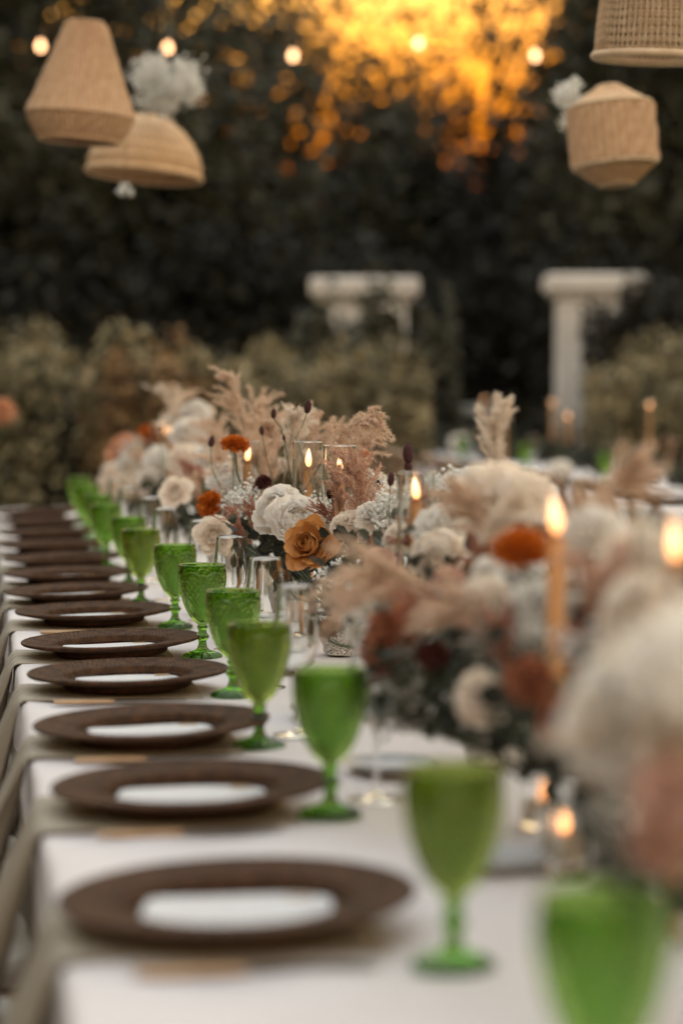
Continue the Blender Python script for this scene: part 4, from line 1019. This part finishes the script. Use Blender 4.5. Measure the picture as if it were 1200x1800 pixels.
for (nm, kd, m_, px, py, d, sz, lab) in [
        ('white_carnation', 'carnation', WP, 655, 905, 4.45, .075, 'white carnation behind the rosy pampas plume'), ('white_carnation', 'carnation', CP, 700, 945, 4.0, .07, 'cream carnation left of the foot of the middle candle'),
        ('white_peony', 'peony', CP, 610, 925, 4.5, .075, 'cream peony half hidden by the rosy pampas'), ('blush_carnation', 'carnation', M_BLUSH_P, 665, 985, 3.9, .065, 'blush carnation below the rosy pampas'),
        ('white_carnation', 'carnation', WP, 855, 1005, 2.95, .055, 'white carnation between the cream peony and the blurred marigold'), ('blush_carnation', 'carnation', M_BLUSH_P, 820, 1090, 2.95, .07, 'blush carnation above the pale drooping rose'),
        ('white_peony', 'peony', WP, 1045, 935, 2.65, .08, 'white peony right of the tall candle flame'), ('rust_carnation', 'carnation', M_RUST_P, 1095, 1060, 2.3, .055, 'rust carnation in the dark right of the tall candle'),
        ('burgundy_scabiosa', 'mum', M_BURG_P, 1050, 1085, 2.4, .05, 'burgundy scabiosa right of the tall candle'), ('burgundy_scabiosa', 'mum', M_BURG_P, 760, 1150, 2.85, .045, 'burgundy scabiosa among the dark foliage under the plume'),
        ('white_carnation', 'carnation', WP, 445, 830, 5.7, .08, 'white carnation behind the highest marigold stem'), ('blush_carnation', 'carnation', M_BLUSH_P, 405, 905, 5.4, .06, 'blush carnation right of the low marigold'),
        ('white_carnation', 'carnation', WP, 225, 815, 8.3, .10, 'white carnation under the peach rose'), ('white_peony', 'peony', WP, 305, 745, 8.1, .11, 'white peony above the far candle'),
        ('blush_carnation', 'carnation', M_BLUSH_P, 1140, 1330, 1.8, .07, 'foreground blush carnation under the white peony'), ('white_carnation', 'carnation', CP, 1180, 1290, 1.75, .08, 'foreground cream carnation at the right edge'),
        ('white_carnation', 'carnation', WP, 835, 845, 3.5, .07, 'white carnation left of the upright pale plume'), ('blush_carnation', 'carnation', M_BLUSH_P, 590, 1060, 3.9, .05, 'blush carnation low behind the wine glasses')]:
    flower(nm, kd, m_, px, py, d, sz, lab)
# -- small dark and dried blooms
for (px, py, d, sz, lab) in [(463, 847, 5.15, .040, 'burgundy scabiosa left of the pair of sharp peonies'), (489, 866, 5.2, .030, 'small burgundy scabiosa behind the upper peony'), (450, 862, 5.25, .026, 'tiny burgundy scabiosa beside the tall green stem'),
                        (583, 868, 4.75, .030, 'burgundy scabiosa inside the glare of the right hurricane glass'), (724, 905, 4.2, .026, 'dark burgundy scabiosa below the middle candle')]:
    flower('burgundy_scabiosa', 'mum', M_BURG_P, px, py, d, sz, lab)
for (px, py, d, sz, lab) in [(497, 1012, 4.42, .030, 'dried brown flower head beside the speckled bowl in focus'), (574, 1105, 4.0, .044, 'dried brown seed pod hanging low behind the blurred wine glass'), (640, 797, 4.85, .024, 'small orange bud at the tip of the pampas plume')]:
    flower('dried_flower', 'mum', M_BROWN_P if py > 900 else M_PEACH_P, px, py, d, sz, lab)
# -- plumes
frond('pampas_plume', M_PAMPAS, (438, 800), (402, 655), 6.0, 0.05, 'tall beige pampas plume rising behind the highest marigold', n=420)
frond('pampas_plume', M_PAMPAS, (560, 820), (655, 732), 4.92, 0.036, 'beige pampas plume arching to the right over the hurricane glasses', n=460, droop=.6, bend=.3)
frond('pampas_plume', M_PAMPASP, (500, 830), (520, 735), 5.3, 0.045, 'pale pampas plume behind the left hurricane glass', n=420)
frond('pampas_plume', M_PAMPAS, (480, 850), (474, 748), 5.6, 0.05, 'beige pampas plume under the burnet heads', n=420)
frond('pampas_plume', M_PAMPAS, (560, 840), (590, 760), 5.4, 0.045, 'beige pampas plume between the two hurricane glasses', n=380)
frond('pampas_plume', M_PAMPAS, (420, 870), (385, 808), 5.9, 0.05, 'beige pampas tuft behind the highest marigold stem', n=380)
frond('pampas_plume', M_PAMPASP, (305, 770), (296, 690), 7.9, 0.055, 'pale pampas plume at the far end above the candle', n=300)
frond('pampas_plume', M_PAMPASR, (652, 985), (618, 812), 4.55, 0.042, 'rosy pampas plume upright in front of the right hurricane glass', n=760, droop=.25, hair=.012)
frond('pampas_plume', M_PAMPASR, (600, 930), (588, 838), 4.62, 0.022, 'slim rosy plume between the peony and the rosy pampas', n=260, droop=.2)
frond('pampas_plume', M_PAMPASP, (672, 960), (690, 862), 4.40, 0.032, 'whitish plume left of the middle candle', n=360, droop=.3)
frond('pampas_plume', M_PAMPASP, (655, 930), (668, 845), 4.75, 0.026, 'whitish tuft right behind the rosy pampas', n=260)
frond('pampas_plume', M_PAMPAS, (800, 1085), (585, 1045), 3.05, 0.050, 'big blurred beige plume sweeping left across the flowers', n=330, bend=.14, d2=3.2, droop=.5)
frond('pampas_plume', M_PAMPAS, (775, 1055), (650, 1000), 3.1, 0.045, 'blurred beige plume above the big sweeping one', n=360, bend=.12)
frond('pampas_plume', M_PAMPASP, (868, 880), (872, 715), 3.7, 0.026, 'upright pale grass plume in front of the second table', n=420, droop=.1)
frond('pampas_plume', M_PAMPAS, (985, 1000), (1130, 815), 2.75, 0.032, 'blurred beige plume leaning right above the tall candle', n=420, bend=.2)
frond('pampas_plume', M_PAMPAS, (870, 960), (805, 870), 3.2, 0.028, 'blurred beige plume between white blooms', n=320)
frond('pampas_plume', M_PAMPASP, (1130, 1160), (1215, 1085), 2.0, 0.03, 'blurred pale plume at the right edge', n=300)
for (b0, t0, d, w, lab) in [((455, 830), (445, 700), 6.1, .06, 'broad beige plume right of the tallest pampas'), ((520, 850), (560, 745), 5.45, .05, 'beige plume filling behind the left hurricane glass'), ((470, 900), (452, 800), 5.5, .05, 'soft beige plume behind the highest marigold stem'),
                       ((610, 850), (640, 770), 5.2, .045, 'beige plume behind the right hurricane glass'), ((400, 830), (368, 745), 6.6, .06, 'beige plume left of the highest marigold'), ((300, 760), (318, 700), 8.1, .06, 'pale tuft between the far white blooms')]:
    frond('pampas_plume', M_PAMPAS, b0, t0, d, w, lab, n=420, droop=.45)
for (b0, t0, d, w, m_, lab) in [((715, 950), (742, 868), 4.05, .03, M_PAMPASR, 'rosy wisp right behind the middle candle'), ((850, 960), (905, 900), 3.05, .035, M_PAMPASP, 'pale wisp behind the blurred marigold'), ((1010, 1000), (1030, 900), 2.7, .035, M_PAMPAS, 'beige wisp right of the tall candle flame'),
                       ((860, 1110), (800, 1060), 2.85, .035, M_PAMPAS, 'beige wisp over the low blush carnation'), ((1100, 1120), (1075, 1020), 2.3, .035, M_PAMPASR, 'rosy wisp right of the burgundy scabiosa'),
                       ((1150, 1330), (1080, 1270), 1.8, .03, M_PAMPASP, 'foreground pale wisp over the white carnation'), ((1190, 1260), (1150, 1150), 1.8, .03, M_PAMPASP, 'foreground pale wisp above the white peony'),
                       ((350, 880), (330, 845), 6.5, .035, M_PAMPAS, 'beige wisp behind the cream ranunculus'), ((270, 850), (245, 800), 7.8, .05, M_PAMPAS, 'beige wisp at the far end beside the hydrangea'), ((540, 900), (560, 850), 5.0, .03, M_PAMPASP, 'pale wisp behind the sharp peonies')]:
    frond('pampas_plume', m_, b0, t0, d, w, lab, n=300, droop=.4)
for (b0, t0, d, w, lab) in [((440, 965), (408, 905), 5.0, .026, 'rust astilbe left of the sharp peonies'), ((455, 945), (440, 890), 5.05, .022, 'rust astilbe close behind the upper sharp peony'), ((590, 930), (570, 895), 4.6, .02, 'rust astilbe right of the sharp peonies'),
                           ((360, 850), (330, 818), 6.6, .03, 'rosy astilbe above the cream ranunculus'), ((700, 975), (655, 985), 4.1, .02, 'rust astilbe below the rosy pampas'), ((740, 975), (716, 952), 3.9, .022, 'pinkish astilbe at the foot of the middle candle'),
                           ((880, 1020), (838, 975), 3.1, .022, 'pinkish astilbe right of the big white peony'), ((1010, 1220), (1035, 1170), 2.4, .025, 'rust astilbe behind the tall candle foot'), ((700, 1050), (640, 1040), 3.3, .02, 'rosy astilbe inside the sweeping beige plume'), ((800, 1110), (735, 1075), 2.95, .03, 'rust astilbe right of the rust carnation'), ((900, 1180), (880, 1110), 2.6, .028, 'rust astilbe above the pale drooping rose'), ((740, 1150), (690, 1165), 2.95, .026, 'rust astilbe drooping below the rust carnation'), ((1000, 1120), (1060, 1095), 2.45, .028, 'rust astilbe right beside the tall candle')]:
    frond('astilbe', M_ASTILBE, b0, t0, d, w, lab, 'astilbe', n=240, hairs=10, hair=.005, hw=.0012, droop=.05, smt=M_STEM)
# -- sprays
for (px, py, d, r, lab, m) in [(432, 872, 5.15, .055, 'white gypsophila spray left of the sharp peonies', M_GYP), (405, 850, 5.6, .05, 'white gypsophila spray behind the low marigold', M_GYP), (690, 900, 4.35, .05, 'white gypsophila spray left of the middle candle', M_GYP),
                         (660, 880, 4.6, .05, 'white gypsophila spray behind the rosy plume', M_GYP), (955, 1085, 2.62, .050, 'white gypsophila spray behind the tall candle', M_GYP), (930, 1020, 2.9, .05, 'white gypsophila spray below the blurred marigold', M_GYP),
                         (700, 1250, 2.95, .055, 'grey statice spray drooping over the cloth', M_GREYGYP), (760, 1190, 2.9, .06, 'grey statice spray left of the pale drooping rose', M_GREYGYP), (240, 800, 8.1, .08, 'white gypsophila spray at the far end', M_GYP),
                         (570, 905, 4.85, .05, 'white gypsophila spray behind the caramel rose', M_GYP), (860, 905, 3.4, .05, 'white gypsophila spray above the big white peony', M_GYP), (1090, 1120, 2.3, .06, 'white gypsophila spray right of the tall candle', M_GYP),
                         (1100, 1320, 1.85, .06, 'foreground gypsophila spray below the white hydrangeas', M_GYP), (640, 1075, 3.4, .05, 'white gypsophila spray under the sweeping plume', M_GYP), (900, 1130, 2.7, .05, 'grey statice spray above the rust carnation', M_GREYGYP),
                         (592, 1012, 4.3, .035, 'white gypsophila spray right below the caramel rose', M_GYP), (800, 850, 4.0, .04, 'fine gypsophila spray above the big white peony', M_GYP)]:
    spray('gypsophila_spray' if m is M_GYP else 'statice_spray', m, px, py, d, r, lab, n=420)
# -- greenery
for (px, py, d, r, n, sz, lab) in [(470, 950, 4.95, .06, 70, .032, 'dark leaves under the sharp peonies'), (590, 990, 4.4, .06, 80, .032, 'dark leaves behind the caramel rose'), (720, 1185, 2.95, .075, 120, .034, 'dark foliage under the rust carnation'), (800, 1130, 2.95, .07, 110, .034, 'dark foliage above the pale drooping rose'),
                             (650, 1040, 3.7, .08, 110, .034, 'dark foliage under the sweeping beige plume'), (880, 915, 3.4, .05, 50, .034, 'dark leaves between the blurred white blooms'), (960, 1200, 2.6, .07, 90, .034, 'dark foliage round the tall candle foot'), (1060, 1060, 2.6, .07, 90, .034, 'dark foliage right of the tall candle'),
                             (420, 930, 5.4, .07, 90, .034, 'dark foliage behind the rust astilbe'), (330, 900, 6.5, .08, 90, .036, 'dark foliage below the cream ranunculus'), (270, 880, 7.6, .09, 90, .038, 'dark foliage low at the far end'), (760, 1010, 3.6, .07, 90, .034, 'dark foliage under the big white peony'),
                             (1120, 1420, 1.95, .06, 70, .034, 'dark foliage below the foreground blush carnations'), (1190, 1540, 1.85, .07, 90, .034, 'dark foliage at the lower right edge'), (690, 960, 4.1, .06, 80, .034, 'dark foliage below the whitish plume'), (540, 890, 5.2, .07, 90, .034, 'dark foliage behind the hurricane glasses'),
                             (1150, 1140, 2.25, .07, 90, .034, 'dark foliage under the largest flame'), (210, 890, 8.8, .08, 80, .038, 'dark foliage at the left end of the flowers'), (640, 1010, 4.1, .06, 70, .032, 'dark foliage left of the blurred peonies'), (870, 1080, 3.1, .07, 90, .034, 'dark foliage left of the gypsophila')]:
    leaves('foliage_sprig', M_FOL, px, py, d, r, lab, n, sz)
# -- burnets
burnet(541, 715, 5.0, 'maroon burnet head, highest over the pampas', .014, foot=(520, 770)); burnet(481, 727, 5.2, 'maroon burnet head left over the pampas plumes', .011, foot=(500, 770)); burnet(460, 757, 5.3, 'maroon burnet head right of the highest marigold', .010)
burnet(372, 776, 5.4, 'maroon burnet head left of the highest marigold', .013); burnet(717, 797, 4.25, 'long maroon burnet head over the middle hurricane glass', .017, head2=(717, 820), foot=(713, 880)); burnet(687, 842, 4.2, 'maroon burnet head left of the middle hurricane glass', .012)
burnet(783, 866, 4.4, 'maroon burnet head behind the big white peony', .011, head2=(782, 880)); burnet(499, 770, 5.1, 'tiny maroon burnet head above the left hurricane glass', .006)
burnet(665, 850, 4.6, 'small maroon burnet head by the rosy pampas', .007)

# ------------------------------------------------------------------ second table settings
for i, d in enumerate([10.2 + .62 * q for q in range(15)]):
    s = s_of(d); nm = ['nearest', 'second', 'third', 'fourth', 'fifth', 'sixth', 'seventh', 'eighth', 'ninth', 'tenth', 'eleventh', 'twelfth', 'thirteenth', 'fourteenth', 'farthest'][i]
    c = copy_tree(CH); c.rotation_mode = 'XYZ'; c.location = T(s, V2 + 0.19, 0.001); c.rotation_euler = (0, 0, i)
    tag(c, f'blurred brown charger on the second table, {nm} of the near row', 'charger plate', 'chargers on the second table')
    c = copy_tree(CH); c.rotation_mode = 'XYZ'; c.location = T(s, V2 + 1.17, 0.001); c.rotation_euler = (0, 0, i + 1)
    tag(c, f'blurred brown charger on the second table, {nm} of the far row', 'charger plate', 'chargers on the second table')
    if i % 3: continue
    g = copy_tree(GA); g.location = T(s + .05, V2 + 0.40, 0.001); tag(g, f'blurred green goblet on the second table, {nm} from the camera', 'goblet', 'goblets on the second table')
    w = copy_tree(WG); w.location = T(s + .14, V2 + 0.47, 0.001); tag(w, f'blurred wine glass on the second table, {nm} from the camera', 'wine glass', 'wine glasses on the second table')
for i in range(14):
    d = 9.6 + .72 * i; nm = ['nearest', 'second', 'third', 'fourth', 'fifth', 'sixth', 'seventh', 'eighth', 'ninth', 'tenth', 'eleventh', 'twelfth', 'thirteenth', 'farthest'][i]
    c = copy_tree(CHAIR); c.location = T(s_of(d), V2 + 1.39 + rg.uniform(-.03, .03), -TZ); c.rotation_euler = (0, 0, TA + math.pi + rg.uniform(-.06, .06))
    tag(c, f'blurred brown wooden chair beyond the second table, {nm} of the far side', 'chair', 'chairs along the second table')
for i in range(12):
    d = 8.6 + .95 * i; nm = ['nearest', 'second', 'third', 'fourth', 'fifth', 'sixth', 'seventh', 'eighth', 'ninth', 'tenth', 'eleventh', 'farthest'][i]
    b_ = T(s_of(d), V2 + 0.68, 0.002)
    leaves('table_greenery', M_FOL, 0, 0, 0, .15, f'dark leafy clump along the middle of the second table, {nm} from the camera', 150, .06, .5, 'greenery on the second table', b_ + Vector((0, 0, .10)), b_)
for i in range(17):
    d = 8.28 + .66 * i; nm = ['nearest', 'second', 'third', 'fourth', 'fifth', 'sixth', 'seventh', 'eighth', 'ninth', 'tenth', 'eleventh', 'twelfth', 'thirteenth', 'fourteenth', 'fifteenth', 'sixteenth', 'farthest'][i]
    c = copy_tree(CHAIR); c.location = T(s_of(d), V2 - 0.03 + rg.uniform(-.03, .03), -TZ); c.rotation_euler = (0, 0, TA + rg.uniform(-.06, .06))
    tag(c, f'blurred brown wooden chair at the second table, {nm} from the camera', 'chair', 'chairs along the second table')
for i, (px, py, d, sz) in enumerate([(805, 778, 17.5, .15), (985, 826, 12.6, .13)]):
    nm = ['left of the upright pale plume', 'lowest on the second table left of the leaning plume', 'behind the leaning beige plume', 'at the right edge above the largest flame', 'between the middle pair of candles', 'right beside the lone candle'][i]
    p = P(px, py, d); flower('white_hydrangea', 'hydrangea', WP, px, py, d, sz, 'blurred white hydrangea on the second table ' + nm.replace(' on the second table', ''), base=Vector((p.x, p.y + .02, TZ + 0.001)), group='blooms on the second table')

# ------------------------------------------------------------------ hanging lamps and string lights
CABLE_Z = 5.6
def cord(root, top, frm=0.0, t=0.003):
    mb = MB(); mb.tube([(0, 0, frm), (0.004, 0, top * .5), (0, 0, top)], t, 6); mb.build('cord', M_CABLE, root)
def strands(prof, seg, amp, wave=0.0):
    return lathe(prof, seg * 4, lambda th, i, r, z: (amp * math.cos(seg * th) + wave * math.sin(seg * th * .37 + i), 0), False, False)
def pend_root(name, px, py, d, label, tilt=(0, 0)):
    p = P(px, py, d); r = empty(name, p); r.rotation_euler = (tilt[0], tilt[1], 0); tag(r, label, 'pendant lamp', 'woven pendants hanging over the table'); return r
def ring(root, name, rad, z, t, mt, tilt=0):
    mb = MB(); pts = [(rad * math.cos(a), rad * math.sin(a), z) for a in np.linspace(0, 2 * math.pi, 49)]
    mb.tube(pts, t, 8, False); mb.build(name, mt, root)
# conical jute pendant
d = 7.4; k = d / F
r = pend_root('jute_pendant', 152, 40, d, 'pinkish jute cone pendant at upper left', (0, math.radians(4)))
pr = spl([(30 * k, 0), (38 * k, -14 * k), (66 * k, -90 * k), (93 * k, -160 * k)], 22)
Vv, Ff = strands([tuple(p) for p in pr], 56, 0.0050, 0.0030); link('strand_cone', mesh('strand_cone', Vv, Ff, True, M_JUTE), r)
pr = spl([(93 * k, -160 * k), (84 * k, -182 * k), (70 * k, -204 * k)], 12)
Vv, Ff = strands([tuple(p) for p in pr], 56, 0.0050, 0.0025); link('strand_skirt', mesh('strand_skirt', Vv, Ff, True, M_JUTE), r)
ring(r, 'top_ring', 30 * k, 0, 0.005, M_JUTE); ring(r, 'middle_ring', 92 * k, -160 * k, 0.006, M_JUTE); ring(r, 'bottom_ring', 70 * k, -204 * k, 0.006, M_JUTE); cord(r, CABLE_Z - r.location.z)
# straw dome
d = 8.6; k = d / F
r = pend_root('straw_dome_pendant', 262, 205, d, 'straw dome pendant behind the jute cone', (math.radians(-3), math.radians(5)))
pr = spl([(12 * k, 4 * k), (34 * k, -2 * k), (70 * k, -30 * k), (94 * k, -66 * k), (101 * k, -102 * k)], 30)
Vv, Ff = lathe([tuple(p) for p in pr], 240, lambda th, i, rr, z: (0.0045 * math.cos(44 * th) * math.cos(i * 1.57) + 0.0035 * math.sin(i * 1.57), 0), False, False); link('woven_dome', mesh('woven_dome', Vv, Ff, True, M_STRAW), r)
ring(r, 'bottom_ring', 101 * k, -102 * k, 0.008, M_STRAW); ring(r, 'waist_ring', 99 * k, -82 * k, 0.005, M_STRAW); cord(r, CABLE_Z - r.location.z)
# open weave basket
d = 5.7; k = d / F
r = pend_root('open_weave_pendant', 1160, -95, d, 'open-weave cane basket pendant cropped at the top right corner', (math.radians(3), math.radians(2)))
prof = spl([(20 * k, 0), (60 * k, -12 * k), (92 * k, -60 * k), (102 * k, -120 * k), (106 * k, -190 * k)], 40)
mb = MB()
for q in range(64):
    a = 2 * math.pi * q / 64; mb.tube([(p[0] * math.cos(a), p[0] * math.sin(a), p[1]) for p in prof[::3]], 0.0022, 5)
tag(mb.build('upright_canes', M_CANE, r), kind='stuff')
mb = MB()
for j in range(2, 40, 2):
    rad, z = prof[j]
    for dz in (-0.003, 0.003):
        mb.tube([((rad + 0.0022 * math.cos(32 * a)) * math.cos(a), (rad + 0.0022 * math.cos(32 * a)) * math.sin(a), z + dz) for a in np.linspace(0, 2 * math.pi, 129)], 0.0018, 4, False)
tag(mb.build('woven_weft', M_CANE, r), kind='stuff')
ring(r, 'bottom_ring', 106 * k, -192 * k, 0.010, M_CANE); ring(r, 'top_ring', 20 * k, 0, 0.006, M_CANE); cord(r, CABLE_Z - r.location.z)
# drum pendant
d = 7.2; k = d / F
r = pend_root('cane_drum_pendant', 1068, 152, d, 'beige cane drum pendant below the open-weave basket', (math.radians(-4), math.radians(-5)))
pr = [(18 * k, 0), (66 * k, -32 * k), (74 * k, -38 * k), (74 * k, -135 * k), (66 * k, -143 * k), (30 * k, -172 * k)]
for nm, a, b, z in (('top_panel', 0, 1, 0), ('side_panel', 2, 3, 0), ('bottom_panel', 4, 5, 0)):
    seg_ = [tuple(np.array(pr[a]) * (1 - t) + np.array(pr[b]) * t) for t in np.linspace(0, 1, 14)]
    Vv, Ff = strands(seg_, 34, 0.0060, 0.0025); link(nm, mesh(nm, Vv, Ff, True, M_JUTE if nm != 'top_panel' else M_STRAW), r)
ring(r, 'upper_ring', 72 * k, -35 * k, 0.006, M_CANE); ring(r, 'lower_ring', 72 * k, -139 * k, 0.006, M_CANE); ring(r, 'bottom_ring', 30 * k, -172 * k, 0.005, M_CANE); ring(r, 'top_ring', 18 * k, 0, 0.005, M_CANE); cord(r, CABLE_Z - r.location.z)
# hanging gypsophila clouds
def cloud(px, py, d, rad, label, n, flat=.8):
    c = P(px, py, d); rg = np.random.default_rng(int(px)); root = empty('gypsophila_cloud', c); tag(root, label, 'hanging flowers', 'white flower clouds hanging over the table')
    ncl = max(8, n // 60); cc = rg.normal(size=(ncl, 3)); cc /= np.linalg.norm(cc, axis=1)[:, None]; cc *= 0.4 + 0.6 * rg.random((ncl, 1)); cc[:, 2] *= flat
    pts = (cc[rg.integers(0, ncl, n)] + rg.normal(size=(n, 3)) * 0.14) * rad
    R = rand_rot(n, rg); s = 0.006 * (0.6 + 0.8 * rg.random(n))
    V = np.einsum('nij,kj->nki', R, OCT_V * np.array([1, 1, 0.6])) * s[:, None, None] + pts[:, None, :]
    tag(link('florets', mesh_np('florets', V.reshape(-1, 3), (OCT_F[None] + (np.arange(n) * 6)[:, None, None]).reshape(-1, 3), False, M_GYP), root), kind='stuff')
    mb = MB()
    for q in cc * rad: mb.tube([(0, 0, rad * .3), tuple(q)], [0.0016, 0.0008], 4)
    mb.build('stems', M_STEM, root); cord(root, CABLE_Z - c.z, 0, 0.0008)
cloud(292, 150, 8.3, 0.13, 'white gypsophila cloud between the two left pendants', 2200)
cloud(990, 195, 7.6, 0.085, 'white gypsophila cloud left of the drum pendant', 700)
cloud(222, 333, 8.0, 0.03, 'small white flower tuft trailing below the straw dome', 130)
cloud(1005, 150, 7.7, 0.05, 'thin white flower sprig above the drum pendant', 260)
# rigging cables high above the frame
for i, d in enumerate([5.7, 7.2, 7.4, 7.6, 7.7, 8.0, 8.3, 8.6]):
    mb = MB(); mb.tube([(-9, d, CABLE_Z + .3), (-3, d, CABLE_Z + 0.03), (0, d, CABLE_Z), (3, d, CABLE_Z + 0.03), (9, d, CABLE_Z + .3)], 0.005, 6)
    o = mb.build('rigging_cable', M_CABLE); tag(o, 'thin black cable high overhead carrying ' + ['the open-weave basket', 'the cane drum pendant', 'the jute cone pendant', 'the white cloud by the drum', 'the thin white sprig', 'the small trailing tuft', 'the big white flower cloud', 'the straw dome pendant'][i], 'cable', 'overhead rigging cables')
# string lights
bulbs = [(72, 80, 'at far left'), (295, 83, 'above the white flower cloud'), (515, 97, 'left of the sunset glow'), (735, 75, 'in the sunset glow'), (940, 97, 'right of the sunset glow')]
DS = 17.0
BM = None
sl = empty('string_light', P(500, 60, DS)); tag(sl, 'black cable of the string lights crossing the trees', 'string lights')
pts = [P(-260, 20, DS)]
for j, (px, py, _) in enumerate(bulbs):
    pts.append(P(px, py - 22, DS))
    if j < 4: pts.append(P((px + bulbs[j + 1][0]) / 2, (py + bulbs[j + 1][1]) / 2 - 12, DS))
pts.append(P(1460, 10, DS)); mb = MB(); mb.tube([p - sl.location for p in pts], 0.004, 6); mb.build('wire', M_CABLE, sl)
for (px, py, lab) in bulbs:
    p = P(px, py, DS); b = empty('light_bulb', p); tag(b, 'glowing warm string-light bulb ' + lab, 'light bulb', 'string light bulbs')
    Vv, Ff = lathe([tuple(q) for q in spl([(0.001, -0.034), (0.014, -0.030), (0.022, -0.012), (0.020, 0.008), (0.012, 0.024), (0.011, 0.03)], 16)], 20); link('globe', mesh('globe', Vv, Ff, True, M_BULB), b)
    Vv, Ff = lathe([(0.012, 0.03), (0.013, 0.034), (0.013, 0.07), (0.006, 0.085)], 14); link('socket', mesh('socket', Vv, Ff, True, M_CABLE), b)

# made-up peach bloom in place of an unclear arm-like shape at far left
p = P(2, 724, 11.0)
flower('peach_stand_in', 'mum', M_PEACH_P, 2, 724, 11.0, 0.15, 'made-up peach-orange bloom standing in for an unclear shape at the left edge', base=Vector((p.x, p.y + .05, 0.0)), group='stand-in bloom beyond the table')
